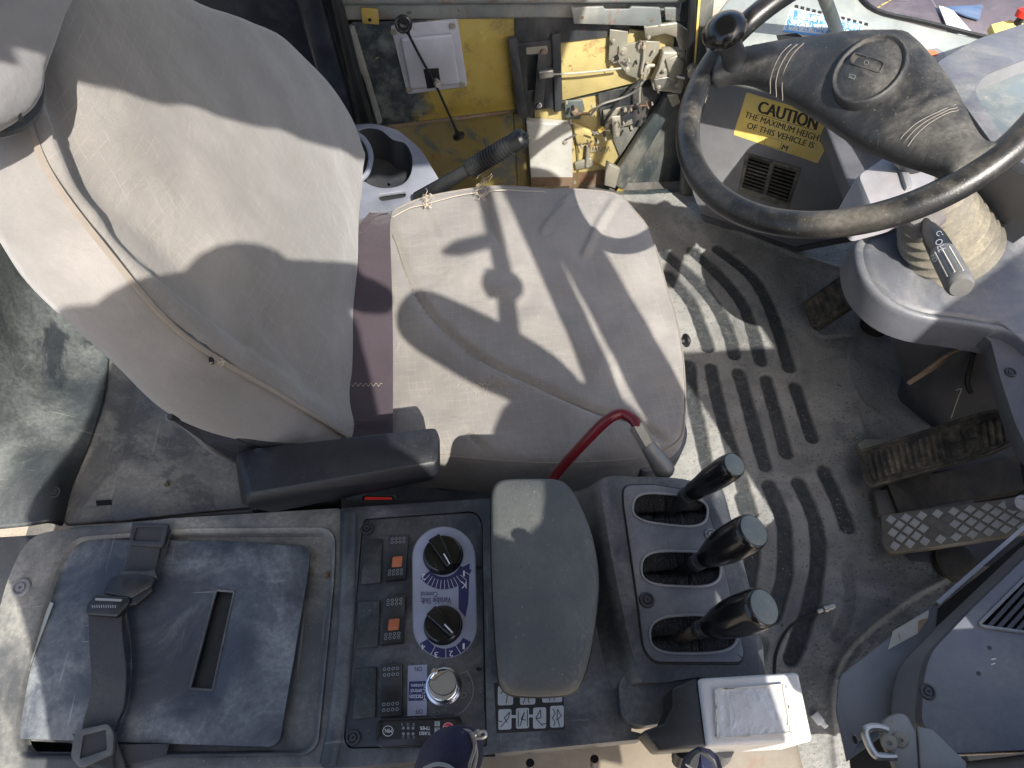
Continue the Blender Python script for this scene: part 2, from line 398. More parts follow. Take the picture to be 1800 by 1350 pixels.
# ---------------------------------------------------------------- floor mat with recessed channels
def floor_mat():
    G = [[(1174, 482), (1213, 528), (1232, 571), (1244, 610)], [(1170, 445), (1217, 486), (1256, 532), (1279, 579), (1291, 622)],
         [(1217, 440), (1263, 482), (1302, 528), (1322, 575), (1337, 633)], [(1262, 438), (1318, 482), (1349, 528), (1368, 579), (1388, 645)],
         [(1211, 640), (1217, 696), (1228, 750), (1242, 812), (1262, 880)], [(1250, 645), (1263, 711), (1281, 773), (1298, 830), (1320, 900)],
         [(1298, 655), (1318, 723), (1333, 781), (1345, 818)], [(1347, 666), (1364, 731), (1382, 795)], [(1398, 680), (1415, 731), (1427, 768)],
         [(1304, 875), (1320, 924), (1322, 980), (1311, 1038)], [(1352, 854), (1374, 906), (1381, 950), (1378, 1017), (1358, 1082)],
         [(1404, 850), (1430, 906), (1439, 961), (1432, 1035), (1409, 1109), (1390, 1156)], [(1448, 828), (1474, 880), (1490, 925)],
         [(1340, 1130), (1320, 1180)], [(1490, 995), (1494, 1050), (1486, 1090), (1470, 1118)], [(1500, 1130), (1470, 1180)]]
    wds = [.016]*4+[.0155]*5+[.016]*4+[.015, .013, .013]
    dep = [1]*13+[.6, .35, .3]
    z0 = Z(0); X0, X1, Y0, Y1 = .14, 1.12, .045, 1.515; st = .0032
    nx = int((X1-X0)/st); ny = int((Y1-Y0)/st)
    gx, gy = np.meshgrid(np.linspace(X0, X1, nx), np.linspace(Y0, Y1, ny), indexing='ij')
    g = np.zeros_like(gx)
    rng = np.random.RandomState(3)
    wob = .0007*np.sin(gx*61+gy*37)+.0005*np.sin(gx*113-gy*151)
    for L, w_, dp in zip(G, wds, dep):
        P = cr([z0.at(*p) for p in L], 5)
        d = np.full_like(gx, 9.)
        for a, b in zip(P[:-1], P[1:]):
            ax, ay, bx, by = a.x, a.y, b.x, b.y; l2 = (bx-ax)**2+(by-ay)**2
            t = np.clip(((gx-ax)*(bx-ax)+(gy-ay)*(by-ay))/l2, 0, 1)
            d = np.minimum(d, np.hypot(gx-ax-t*(bx-ax), gy-ay-t*(by-ay)))
        k = np.clip(((w_+wob)-d)/.0042+.5, 0, 1)*dp; g = np.maximum(g, k)
    # moulded ridge lines beside the pedals
    R = [[(1415, 500), (1423, 556), (1442, 590), (1500, 590), (1489, 641), (1512, 703), (1560, 738)], [(1290, 405), (1390, 445), (1470, 470)],
         [(1470, 1350), (1462, 1210), (1500, 1130), (1600, 1050), (1700, 1000)], [(1505, 720), (1516, 760)]]
    rid = np.zeros_like(gx)
    for L in R:
        P = cr([z0.at(*p) for p in L], 6)
        for a, b in zip(P[:-1], P[1:]):
            l2 = (b.x-a.x)**2+(b.y-a.y)**2+1e-9
            t = np.clip(((gx-a.x)*(b.x-a.x)+(gy-a.y)*(b.y-a.y))/l2, 0, 1)
            d = np.hypot(gx-a.x-t*(b.x-a.x), gy-a.y-t*(b.y-a.y)); rid = np.maximum(rid, np.exp(-(d/.006)**2))
    und = .0012*np.sin(gx*9+2)*np.sin(gy*11)+.0006*np.sin(gx*41+gy*23)
    zz = -.0065*g + .006*rid + und + .0004*rng.randn(*gx.shape)
    vs = np.stack([gx, gy, zz], -1).reshape(-1, 3)
    idx = np.arange(nx*ny).reshape(nx, ny)
    fs = np.stack([idx[:-1, :-1], idx[1:, :-1], idx[1:, 1:], idx[:-1, 1:]], -1).reshape(-1, 4)
    me = bpy.data.meshes.new('floor_mat'); me.from_pydata(vs.tolist(), [], fs.tolist())
    at = me.attributes.new('groove', 'FLOAT', 'POINT'); at.data.foreach_set('value', g.reshape(-1))
    me.shade_smooth()
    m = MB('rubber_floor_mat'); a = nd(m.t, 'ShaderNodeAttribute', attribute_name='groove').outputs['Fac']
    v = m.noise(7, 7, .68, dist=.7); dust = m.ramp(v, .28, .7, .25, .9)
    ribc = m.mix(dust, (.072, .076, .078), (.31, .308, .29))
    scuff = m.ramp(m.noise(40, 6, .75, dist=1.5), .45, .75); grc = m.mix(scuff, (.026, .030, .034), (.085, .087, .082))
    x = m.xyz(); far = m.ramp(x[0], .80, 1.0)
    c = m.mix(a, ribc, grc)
    c = m.mix(m.math('MULTIPLY', m.ramp(m.noise(13, 6, .7), .5, .7), m.math('SUBTRACT', .45, m.math('MULTIPLY', a, .4))), c, (.20, .19, .165))
    blot = m.ramp(m.noise(30, 7, .78), .60, .67, 0, .7); c = m.mix(blot, c, (.05, .045, .04))
    c = m.mix(m.ramp(m.noise(200, 4, .7), .58, .66, 0, .85), c, (.035, .032, .03))
    c = m.mix(m.ramp(m.noise(330, 3, .6, stretch=(1, 1.3, 1)), .68, .72, 0, .6), c, (.42, .38, .28))
    c = m.mix(m.ramp(m.noise(9, 5, .6), .58, .7, 0, .5), c, (.07, .08, .095))
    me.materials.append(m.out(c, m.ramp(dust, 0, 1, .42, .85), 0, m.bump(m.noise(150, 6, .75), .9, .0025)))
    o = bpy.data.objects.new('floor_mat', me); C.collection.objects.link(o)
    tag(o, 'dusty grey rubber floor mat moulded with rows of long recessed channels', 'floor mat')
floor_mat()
# loose dirt on the mat
def debris():
    vs = []; fs = []
    spots = [((1440, 520), 60, 260), ((1480, 620), 70, 120), ((1440, 560), 50, 150), ((1500, 760), 45, 220), ((1530, 900), 40, 170), ((1480, 720), 90, 180), ((1430, 800), 60, 120), ((1370, 460), 50, 160),
             ((1460, 920), 70, 110), ((1600, 1030), 60, 150), ((1400, 1000), 80, 60), ((1560, 1000), 40, 120), ((1350, 700), 120, 110), ((1380, 1120), 60, 30), ((1520, 480), 60, 100)]
    z = Z(.002)
    for (cx, cy), s, n in spots:
        for i in range(n):
            x = random.gauss(cx, s*.6); y = random.gauss(cy, s*.6)
            if x < 1215: continue
            p = z.at(x, y); r = random.choice((.0007, .001, .0013, .0017, .0024))*random.uniform(.7, 1.2)
            k = len(vs); q = [V((1, 0, -.3)), V((-.5, .9, -.3)), V((-.5, -.9, -.3)), V((.1, .1, .8))]
            a = random.random()*6.3
            for t in q: vs.append(p+Matrix.Rotation(a, 3, 'Z') @ (t*r*V((1, 1, 1)).x*random.uniform(.7, 1.3)))
            fs += [(k, k+1, k+3), (k+1, k+2, k+3), (k+2, k, k+3)]
    m = MB('grit'); g = m.out(m.mix(m.ramp(m.noise(400, 1), .4, .6), (.05, .04, .033), (.32, .28, .2)), .95)
    o = mk('floor_grit', vs, fs, g, smooth=False); tag(o, 'brown grit and crumbs scattered over the rubber floor mat by the pedals', 'grit', kind='stuff')
debris()
# ================================================================ REAR OF THE CAB, LEFT OF FRAME
m_rear = plastic('rear_trim_plastic', (.028, .035, .040), .42, .6, (.22, .24, .225), 4.2, .2, scr=.6, upd=False, stain=.85, stcol=(.016, .020, .026))  # heavy dark blotches paint in the shade across the trim
m_rearpl = plastic('rear_shelf_paint', (.085, .09, .09), .5, .8, (.28, .27, .23), 7, .6, scr=.5, stain=.5, stcol=(.03, .033, .04))
t = thing('rear_trim_panel', (-.75, .6, .42), 'blue-grey moulded trim with shade painted in as dark blotches behind the seat at the left edge', 'trim panel')
S = Z(.42)
G = []
for row in [[(192, 600, -.01), (185, 690, -.01), (160, 770, -.01), (125, 850, -.01), (105, 925, -.01)],
            [(150, 560, .02), (120, 660, .02), (105, 770, .02), (95, 850, .015), (85, 920, .008)],
            [(60, 470, .10), (40, 600, .08), (45, 740, .05), (45, 840, .03), (50, 925, .01)],
            [(-10, 400, .20), (-40, 560, .17), (-40, 700, .12), (-40, 830, .06), (-40, 935, .02)],
            [(-90, 330, .30), (-140, 500, .28), (-140, 680, .22), (-140, 820, .14), (-130, 950, .05)]]:
    G.append([S.at(x, y, h) for x, y, h in row])
patch('trim_shell', G, m_rear, t, n=8, solid=.006)
screw(S, 97, 866, m_dark, t, None, .010, .016)
t = thing('rear_shelf', (-.55, .6, .40), 'dusty grey metal shelf with a smeared raised cover plate behind the seat', 'shelf')
S = Z(.40)
plate('shelf_base', S, [(190, 590), (640, 560), (640, 890), (430, 902), (250, 912), (108, 922), (118, 870), (160, 770)], .012, m_rearpl, t, r=.01, bev=.004)
plate('cover_plate', S, [(245, 650), (420, 640), (640, 780), (640, 880), (425, 893), (300, 905), (200, 917), (193, 900), (225, 740)], .008, m_rearpl, t, h=.0125, r=.012, bev=.002)
o = bolt(S.up(.021), 294, 852, m_steel, t, .004, .012, washer=False, name='stud')
plate('black_scuff', S, [(168, 880), (195, 878), (196, 887), (170, 889)], .001, m_void, t, h=.013)
# dark rear quarter and post (top, behind the backrest)
t = thing('rear_quarter_panel', (-.5, 1.5, .3), 'black rear side panel and post between the backrest and the door', 'side panel')
Yq = Y(1.50)
m_qp = plastic('black_gloss_panel', (.012, .016, .024), .3, .2, (.1, .12, .14), 14, .2, bump=.05, scr=.8, upd=False)
plate('side_skin', Y(1.55), [(250, -90), (575, -90), (575, 0), (640, 330), (250, 330)], .01, m_qp, t)
plate('post', Yq, [(500, -60), (552, -60), (628, 225), (585, 225)], .03, m_qp, t, bev=.008)
plate('seal_strip', Yq, [(566, -60), (580, -60), (655, 235), (637, 235)], .045, m_blk, t, bev=.004)
# front pillar to the right of the door
m_teal = rusty('dark_teal_paint', (.026, .038, .043), .45, .42, dust=.5, ds=12, chip=.5, chipcol=(.28, .31, .30), thr=.62)
t = thing('front_door_pillar', (.68, 1.53, .3), 'dark pillar with yellow paint edge between the door and steering wheel', 'pillar')
plate('post', Y(1.53), [(1222, -60), (1262, -60), (1235, 250), (1226, 345), (1196, 345), (1206, 200)], .03, m_teal, t, bev=.008)
plate('edge_seal', Y(1.50), [(1216, -60), (1228, -60), (1216, 160), (1204, 160)], .012, m_blk, t, bev=.003)
plate('paint_strip', Y(1.495), [(1229, -20), (1233, -20), (1222, 120), (1219, 120)], .003, m_yel, t)
lathe('striker_pin', Y(1.49).at(1216, 118), V((0, -1, 0)), [(0, .012), (.004, .012), (.004, .006), (.02, .006), (.02, .014), (.025, .014)], m_steel2, t)
quadbox('door_sill', (-.4, 1.47, -.03), (.75, 1.54, -.004), m_teal, bev=.004)

# ================================================================ CAB DOOR (far side)
D = Y(1.56)
m_must = rusty('mustard_paint', (.40, .29, .045), .45, .5, dust=.35, ds=6, yel=((.10, .12, .11), .60), rcol=(.2, .1, .03), thr=.62)
m_mustd = rusty('faded_olive_paint', (.17, .135, .04), .8, .5, dust=.3, chip=.5, chipcol=(.05, .05, .04), ds=6, yel=((.07, .085, .085), .52), thr=.6)
m_sand = rusty('sandy_paint', (.44, .36, .15), .7, .5, dust=.5, ds=6, thr=.56, chip=.8, chipcol=(.08, .06, .03))
m_lilac = rusty('pale_lilac_paint', (.46, .47, .52), .8, .45, dust=.25, ds=14, rcol=(.2, .08, .03), thr=.64)
m_wht = rusty('white_cover_paint', (.42, .42, .39), .9, .45, dust=.6, ds=10, chip=.5, chipcol=(.2, .15, .1), rcol=(.25, .1, .04), thr=.62)
m_rust = rusty('rust', (.16, .11, .07), .8, .9, rcol=(.10, .045, .02), thr=.5)
m_bracket = rusty('black_bracket_paint', (.022, .026, .032), .3, .45, dust=.25, ds=14)
m_zinc = rusty('zinc_plate', (.30, .29, .235), .5, .4, .35, dust=.5, ds=16, chip=.7, chipcol=(.07, .065, .05))
m_chalk = rusty('chalky_rail_paint', (.17, .19, .19), .5, .5, dust=.8, ds=8, chip=.8, chipcol=(.035, .045, .05), thr=.56)
door = thing('cab_door', (.15, 1.56, -.05), 'far cab door stripped to yellow and teal sheet metal with exposed latch linkage', 'door')
plate('door_skin', D, [(560, -90), (1240, -90), (1212, 352), (640, 352)], .012, m_teal, door, h=-.03)
plate('top_rail', D, [(590, -30), (1208, -30), (1208, 8), (594, 12)], .05, m_chalk, door, h=-.015, bev=.01)
plate('top_ledge', D, [(596, 8), (1200, 4), (1196, 32), (604, 38)], .025, m_chalk, door, h=-.015, bev=.008)
# upper inner sheet: dark left, mustard right
m = MB('worn_two_tone_paint'); xs = m.xyz(); x0_ = D.at(735, 130).x
edge_m = m.math('ADD', xs[0], m.math('MULTIPLY', m.math('SUBTRACT', m.noise(9, 7, .65, dist=.5), .5), .42)); edge_m = m.math('ADD', edge_m, m.math('MULTIPLY', m.math('SUBTRACT', xs[2], .38), -.25))
yl = m.mix(m.ramp(m.noise(5, 6, .6), .3, .7), (.27, .19, .028), (.38, .30, .085)); yl = m.mix(m.ramp(m.noise(11, 7, .75), .5, .68, 0, .85), yl, (.11, .09, .04))
tl = m.mix(m.ramp(m.noise(16, 7, .72), .4, .7), (.025, .034, .042), (.15, .17, .165))
c = m.mix(m.ramp(edge_m, x0_-.03, x0_+.05), tl, yl); c = m.mix(m.ramp(m.noise(60, 5, .75), .64, .68, 0, .8), c, (.5, .42, .16))
c = m.mix(m.ramp(m.noise(30, 6, .7), .66, .72, 0, .7), c, (.14, .06, .02))
m_two = m.out(c, .45, 0, m.bump(m.noise(90, 5, .7), .3, .001))
plate('inner_sheet', D, [(618, 40), (905, 30), (910, 192), (668, 222)], .006, m_two, door, h=-.003, bev=.002)
plate('side_flange', D, [(604, 56), (622, 46), (672, 215), (664, 222), (640, 140), (606, 70)], .02, m_chalk, door, h=-.01, bev=.003)
plate('lower_sheet', D, [(668, 224), (935, 196), (940, 345), (700, 345)], .006, m_mustd, door, h=-.02)
plate('rust_seam', D, [(672, 221), (905, 193), (906, 198), (674, 227)], .003, m_rust, door, h=-.0025)
plate('sandy_sheet', D, [(985, 40), (1185, 60), (1182, 130), (985, 178)], .006, m_sand, door, h=-.006, bev=.002)
plate('dark_top_sheet', D, [(905, 30), (1110, 34), (1105, 60), (985, 75), (905, 75)], .004, m_bracket, door, h=.002)
plate('lower_sandy_sheet', D, [(940, 190), (1150, 150), (1080, 345), (940, 345)], .005, m_sand, door, h=-.019)
plate('lower_dark_sheet', D, [(1060, 180), (1150, 155), (1168, 190), (1100, 300), (1070, 225)], .005, m_teal, door, h=-.012)
plate('rust_patch', D, [(1000, 305), (1070, 300), (1065, 345), (1000, 345)], .003, m_rust, door, h=-.013)
# yellow tab
plate('hinge_tab', D, [(634, 14), (664, 16), (667, 44), (637, 42)], .006, m_must, door, h=.012, bev=.002)
cyl('hole_plug', D.at(650, 35, .018), D.n, .004, .001, m_void, door)
# pale mounting plate with knobbed lever rod
mp = plate('mounting_plate', D, [(686, 46), (804, 33), (822, 152), (716, 166)], .005, m_lilac, door, h=.004, r=.008, bev=.0015)
plate('raised_centre', D, [(704, 70), (795, 62), (808, 148), (722, 158)], .012, m_lilac, mp, h=.0095, r=.006, bev=.004)
plate('slot', D, [(744, 122), (771, 120), (775, 152), (751, 156)], .001, m_void, mp, h=.022)
for x, y in ((692, 56), (795, 45), (719, 158), (813, 148)): bolt(D.up(.009), x, y, m_steel, mp, .0055, .005)
for x, y in ((640, 60), (1010, 320), (1000, 222)): bolt(D.up(-.012), x, y, m_steel, door, .005, .005, washer=False)
t = thing('window_latch_rod', D.at(765, 135, .03), 'thin rod with round black knobs at both ends, pivoting on the pale plate', 'latch rod')
a = D.at(709, 42, .055); b = D.at(806, 238, .045); m_ = D.at(765, 148, .035)
tube('rod', [a, a.lerp(m_, .5)+V((0, -.004, 0)), m_, m_.lerp(b, .5), b], .0032, m_blk, t, n=4)
lathe('pivot', m_+V((0, .015, 0)), V((.3, -1, .2)), [(0, .007), (.02, .009), (.03, .006)], m_steel, t, seg=12)
nn = (CAM-a).normalized(); nn = (nn+V((0, -.6, 0))).normalized()
lathe('top_knob', a, nn, [(-.012, .006), (-.004, .012), (-.001, .0175), (.003, .0195), (.006, .0185), (.0075, .015), (.0068, .012), (.0075, .009), (.006, .0045), (.0055, .0001)], m_gloss, t, seg=32)
lathe('top_knob_stem', a.lerp(m_, .08)+V((0, 0, 0)), (m_-a), [(0, .006), (.01, .005), (.015, .003)], m_blk, t, seg=12)
lathe('lower_knob', b, ((b-m_).normalized()+(CAM-b).normalized()*.9), [(-.022, .003), (-.006, .006), (-.002, .0155), (.004, .0165), (.008, .013), (.010, .0001)], m_gloss, t, seg=28)
# black bracket with window, lever and pull rod
W = [pix(D, [(922, 100), (942, 98), (946, 158), (928, 160)], .012)]
br = prism('latch_bracket', pix(D, [(893, 70), (908, 68), (912, 78), (966, 72), (970, 60), (985, 60), (989, 195), (975, 198), (970, 190), (940, 194), (935, 205), (910, 205)], .012), V((0, .010, 0)), m_bracket, door, holes=W, bev=.0012)
plate('side_flange', D, [(893, 70), (908, 68), (928, 204), (910, 205)], .014, m_bracket, br, h=.012, bev=.001)
plate('side_flange', D, [(970, 62), (985, 60), (989, 180), (976, 198)], .010, m_bracket, br, h=.012, bev=.001)
for x, y in ((902, 86), (977, 78), (980, 168), (910, 178)): bolt(D.up(.013), x, y, m_steel, br, .0055, .005)
plate('slot_lug', D, [(925, 84), (962, 81), (963, 93), (926, 96)], .002, m_steel, br, h=.0125, r=.003)
lathe('pivot_bolt', D.at(955, 90, .014), D.n, [(0, .008), (.006, .008), (.010, .007), (.011, .004)], m_rust, br, seg=14)
plate('crank_lever', D, [(946, 96), (962, 96), (955, 190), (938, 190)], .004, m_bracket, door, h=.022, bev=.001)
bolt(D.up(.026), 947, 185, m_chrome, door, .006, .004, name='crank_bolt')
plate('clevis', D, [(947, 127), (973, 124), (974, 136), (948, 140)], .010, m_steel2, door, h=.026, bev=.002)
tube('pull_rod', [D.at(970, 131, .03), D.at(1030, 127, .032), D.at(1092, 120, .03)], .0025, m_steel, door)
# white lower cover
cv = plate('lower_cover', D, [(925, 215), (1000, 220), (1006, 232), (1007, 322), (934, 324)], .022, m_wht, door, h=-.012, r=.006, bev=.005, seg=3)
bolt(D.up(.0105), 993, 250, m_steel, cv, .005, .004)
plate('rusty_foot', D, [(934, 312), (1007, 312), (1007, 327), (935, 328)], .002, m_rust, cv, h=.0095)
# top right bracket strip
sp = plate('angle_strip', D, [(1004, 14), (1060, 12), (1064, 17), (1105, 17), (1110, 12), (1160, 14), (1164, 47), (1009, 42)], .006, m_chalk, door, h=.028, bev=.0015)
for x, y in ((1024, 31), (1146, 36)): cyl('hole', D.at(x, y, .034), D.n, .0035, .0008, m_rust, sp)
sp = plate('short_strip', D, [(1168, 14), (1193, 14), (1196, 38), (1170, 36)], .006, m_chalk, door, h=.024, bev=.0015)
cyl('hole', D.at(1182, 30, .030), D.n, .003, .0008, m_rust, sp)
# latch mechanism
me_ = plate('release_arm', D, [(1132, 48), (1190, 40), (1210, 55), (1212, 88), (1196, 90), (1188, 66), (1170, 60), (1134, 68)], .010, m_zinc, door, h=.026, bev=.003)
plate('link_tab', D, [(1072, 52), (1104, 56), (1102, 100), (1086, 112), (1070, 106)], .004, m_zinc, door, h=.012, bev=.001)
bp = plate('bell_crank', D, [(1088, 82), (1130, 72), (1160, 74), (1158, 92), (1122, 140), (1100, 130), (1086, 108)], .004, m_zinc, door, h=.018, bev=.001)
for x, y, r in ((1096, 90, .007), (1102, 122, .005), (1078, 72, .004), (1080, 106, .005)): bolt(D.up(.022), x, y, m_steel, bp, r, .005)
lb = plate('latch_body', D, [(1166, 92), (1205, 92), (1208, 128), (1198, 166), (1148, 160), (1146, 148), (1158, 122)], .026, m_steel, door, h=.012, bev=.004)
plate('latch_cover', D, [(1170, 106), (1190, 98), (1204, 110), (1200, 130), (1178, 138)], .006, m_zinc, lb, h=.0385, bev=.002)
plate('latch_plate', D, [(1150, 140), (1186, 134), (1190, 158), (1154, 156)], .005, m_steel2, lb, h=.0385, bev=.001)
for x, y in ((1158, 153), (1176, 146), (1190, 150), (1168, 124)): bolt(D.up(.044), x, y, m_steel, lb, .004, .004)
cyl('latch_pin', D.at(1190, 134, .04), V((1, -.4, 0)), .004, .03, m_steel2, lb)
tube('vertical_rod', [D.at(1132, 72, .03), D.at(1132, 100, .032), D.at(1128, 130, .034), D.at(1140, 118, .036)], .003, m_steel, door)
tube('vertical_rod', [D.at(1138, 110, .03), D.at(1140, 126, .03), D.at(1126, 150, .03), D.at(1124, 180, .03)], .003, m_steel, door)
tube('s_rod', [D.at(1140, 128, .03), D.at(1122, 155, .03), D.at(1098, 170, .028), D.at(1058, 183, .026), D.at(1044, 196, .026), D.at(1036, 204, .026)], .003, m_steel2, door, n=8)
tube('link_rod', [D.at(1150, 115, .03), D.at(1136, 118, .034), D.at(1132, 140, .034)], .004, m_steel, door)
dk = plate('dark_backing', D, [(1052, 165), (1160, 150), (1165, 175), (1130, 222), (1056, 222)], .004, m_bracket, door, h=-.004)
plate('spring_plate', D, [(992, 178), (1024, 176), (1028, 192), (1020, 210), (994, 208)], .006, m_mustd, door, h=0, bev=.002)
lathe('spring_hub', D.at(1010, 194, .006), D.n, [(0, .010), (.008, .009), (.012, .005)], m_rust, door, seg=14)
tube('rusty_link', [D.at(1008, 203, .01), D.at(1022, 200, .014), D.at(1036, 200, .014)], .004, m_rust, door)
mc = plate('mechanism_plate', D, [(1060, 195), (1108, 186), (1112, 218), (1092, 224), (1062, 216)], .004, m_zinc, door, h=.004, bev=.001)
plate('pawl', D, [(1074, 206), (1090, 204), (1090, 238), (1078, 244)], .006, m_steel, mc, h=.009, bev=.002)
for x, y, r in ((1082, 212, .006), (1085, 236, .005), (1067, 220, .004), (1070, 208, .004)): bolt(D.up(.012), x, y, m_steel, mc, r, .005)
plate('hook_plate', D, [(1092, 190), (1125, 182), (1120, 205), (1104, 212), (1094, 222)], .004, m_bracket, door, h=.010, bev=.001)
tube('yellow_clip', [D.at(1054, 230, .01), D.at(1060, 226, .012)], .007, m_yel, door, seg=8)
tube('cable_end', [D.at(1044, 236, .008), D.at(1056, 229, .01), D.at(1072, 230, .01)], .003, m_steel, door)
dh = plate('cable_bracket', D, [(1006, 216), (1040, 232), (1046, 250), (1014, 256)], .012, m_sand, door, h=-.01, bev=.004)
tube('damper_tube', [D.at(1034, 256, .0), D.at(1032, 292, .0)], .006, m_steel, door)
plate('damper_foot', D, [(1010, 288), (1040, 278), (1044, 294), (1012, 300)], .010, m_zinc, door, h=-.012, bev=.003)
rng2 = random.Random(5)
for i in range(46):     # rivets, holes and little clips of the linkage
    x, y = rng2.choice([(1100, 95), (1145, 110), (1175, 130), (1085, 205), (1120, 195), (1040, 240), (1150, 60), (1015, 200)]); x += rng2.uniform(-26, 26); y += rng2.uniform(-22, 22)
    r = rng2.choice((.0025, .0035, .0045)); k_ = rng2.random()
    if k_ < .45: cyl('rivet', D.at(x, y, .028), D.n, r, .010, m_steel, door, seg=10, bev=.0008)
    elif k_ < .7: cyl('hole', D.at(x, y, .024), D.n, r, .0115, m_void, door, seg=10)
    else:
        a_ = rng2.uniform(0, 3.14); tube('pin', [D.at(x, y, .036), D.at(x+14*math.cos(a_), y+14*math.sin(a_), .036)], .0022, m_steel2 if k_ > .85 else m_rust, door, seg=8)
tube('spring', [D.at(1040+i*1.3, 262+5*math.sin(i*1.6), .004+.004*math.cos(i*1.6)) for i in range(26)], .0011, m_steel, door, seg=5, n=2)
tube('long_link', [D.at(1062, 215, .02), D.at(1100, 165, .026), D.at(1128, 140, .03)], .0032, m_bracket, door, seg=8)
for L in ([(905, 200), (912, 330)], [(1012, 240), (1016, 300), (1012, 340)]): tube('sheet_fold', [D.at(x, y, -.012) for x, y in L], .0035, m_mustd, door, seg=6)
# diagonal strut
tube_ = prism('diagonal_strut', [D.at(1170, 172, .03), D.at(1192, 178, .03), D.at(1096, 336, .03), D.at(1072, 322, .03)], V((0, .028, 0)), m_teal, door, bev=.006, seg=3)
plate('strut_edge', D, [(1112, 292), (1124, 278), (1128, 280), (1092, 340), (1084, 336)], .004, m_must, door, h=.020)
plate('strut_gap', D, [(1160, 176), (1168, 174), (1070, 318), (1060, 318)], .002, m_void, door, h=-.006)
plate('strut_head', D, [(1172, 168), (1190, 166), (1196, 182), (1182, 190)], .012, m_zinc, door, h=.028, bev=.003)
plate('strut_foot', D, [(1066, 286), (1090, 298), (1082, 332), (1062, 326)], .014, m_steel, door, h=.022, bev=.003)
# ================================================================ OPERATOR SEAT
seat = thing('operator_seat', (.05, .76, .1), 'grey cloth-covered operator seat with reclined backrest, creases and loose threads', 'seat')
# cushion ---------------------------------------------------------
zc = .47
OUT = [(655, 395), (690, 368), (745, 345), (840, 328), (900, 326), (960, 330), (1030, 332), (1088, 341), (1120, 372), (1143, 402), (1160, 450), (1175, 505), (1192, 560), (1203, 620), (1208, 680), (1207, 735), (1200, 775), (1165, 800), (1118, 812), (1040, 818), (960, 820), (860, 815), (770, 806), (690, 800), (640, 790), (625, 700), (625, 600), (635, 500)]
S = Z(.452)
out3 = cr([S.at(x, y) for x, y in OUT], 8, True)
top = Z(zc)
seam = cr([top.at(x, y) for x, y in [(655, 360), (690, 410), (715, 480), (745, 540), (790, 590), (840, 630), (900, 660), (970, 690), (1040, 720), (1120, 742), (1170, 768)]], 6)
seam2 = cr([top.at(x, y) for x, y in [(1118, 800), (1060, 806), (960, 808), (860, 800), (770, 792)]], 4)
wr = [([(742, 350), (755, 385), (768, 412)], .004, .006), ([(848, 325), (857, 370), (880, 430)], .004, .006), ([(1002, 335), (985, 365), (955, 405)], -.003, .007), ([(1085, 340), (1060, 380), (1030, 445)], -.004, .008),
      ([(815, 752), (845, 780), (870, 806)], .004, .004), ([(800, 470), (900, 520)], -.002, .02), ([(950, 560), (1060, 640)], -.003, .03), ([(700, 690), (780, 720)], .002, .02), ([(1100, 450), (1150, 560)], -.002, .02)]
wrp = [(cr([top.at(*q) for q in L], 4), a, s) for L, a, s in wr]
def dseg(p, P):
    best = 9; sd = 0
    for a, b in zip(P[:-1], P[1:]):
        dx, dy = b.x-a.x, b.y-a.y; t = max(0, min(1, ((p.x-a.x)*dx+(p.y-a.y)*dy)/(dx*dx+dy*dy+1e-12)))
        ex, ey = p.x-a.x-t*dx, p.y-a.y-t*dy; d = math.hypot(ex, ey)
        if d < best: best = d; sd = dx*ey-dy*ex
    return best, sd
def hcush(p):
    d, sd = dseg(p, seam); h = -.011*math.exp(-(d/.0065)**2)+.005*math.exp(-(d/.024)**2)
    if sd < 0: h += .010*(1-math.exp(-d/.03))*math.exp(-d/.22)
    for P, a, s in wrp:
        d, _ = dseg(p, P); h += -a*1.6*math.exp(-(d/s)**2)+a*.6*math.exp(-((d-s*1.6)/s)**2)
    h += .0015*math.sin(p.x*23+p.y*31)+.0008*math.sin(p.x*61-p.y*47)
    return h
cc = V((0, 0, 0))
for p in out3: cc += p
cc /= len(out3)
low = [(1.0, -.115), (1.0, -.08), (1.005, -.04), (1.0, -.02), (.998, -.008), (.985, .001), (.965, .007)]
rings = []; uvs = []; R_ = .27
for s, h in low:
    rings.append([cc+(p-cc)*s+V((0, 0, h+.0012*math.sin(i*.9)*(1 if h < -.03 else .2))) for i, p in enumerate(out3)])
nr = 44
for k in range(1, nr+1):
    s = .965*(1-k/nr)+.0008; rr = []
    for p in out3:
        q = cc+(p-cc)*s; q.z += .007+.014*(1-(s/.965)**3); q.z += hcush(q)*min(1, (1-s)*9); rr.append(q)
    rings.append(rr)
n_ = len(out3); verts = [p for r in rings for p in r]
uv = []
for r in rings:
    for p in r: uv.append((p.x*math.cos(.06)+p.y*math.sin(.06)+(p.z-.45)*.7, p.y*math.cos(.06)-p.x*math.sin(.06)+(p.z-.45)*.9))
faces = [[a*n_+i, a*n_+(i+1) % n_, (a+1)*n_+(i+1) % n_, (a+1)*n_+i] for a in range(len(rings)-1) for i in range(n_)]
cush = mk('seat_cushion', verts, faces, m_fab, seat, uv=uv, ang=90)
m_pipe = simple('piping', (.22, .19, .16), .9)
def onc(L, n=6, dz=.001): 
    P = cr([top.at(x, y) for x, y in L], n)
    for p in P:
        s = max(abs(0), 0); p.z = .4725+hcush(p)+dz
    return P
pp = [V((p.x, p.y, .452+.007+.012+hcush(p)+.0004)) for p in seam[6:-3]]
tube('cushion_seam', pp, .0011, m_pipe, cush, seg=6, smooth_path=False)
edge = [cc+(p-cc)*.983+V((0, 0, .0025)) for p in out3]
tube('edge_piping', edge[8:230], .0016, m_pipe, cush, seg=6, smooth_path=False)
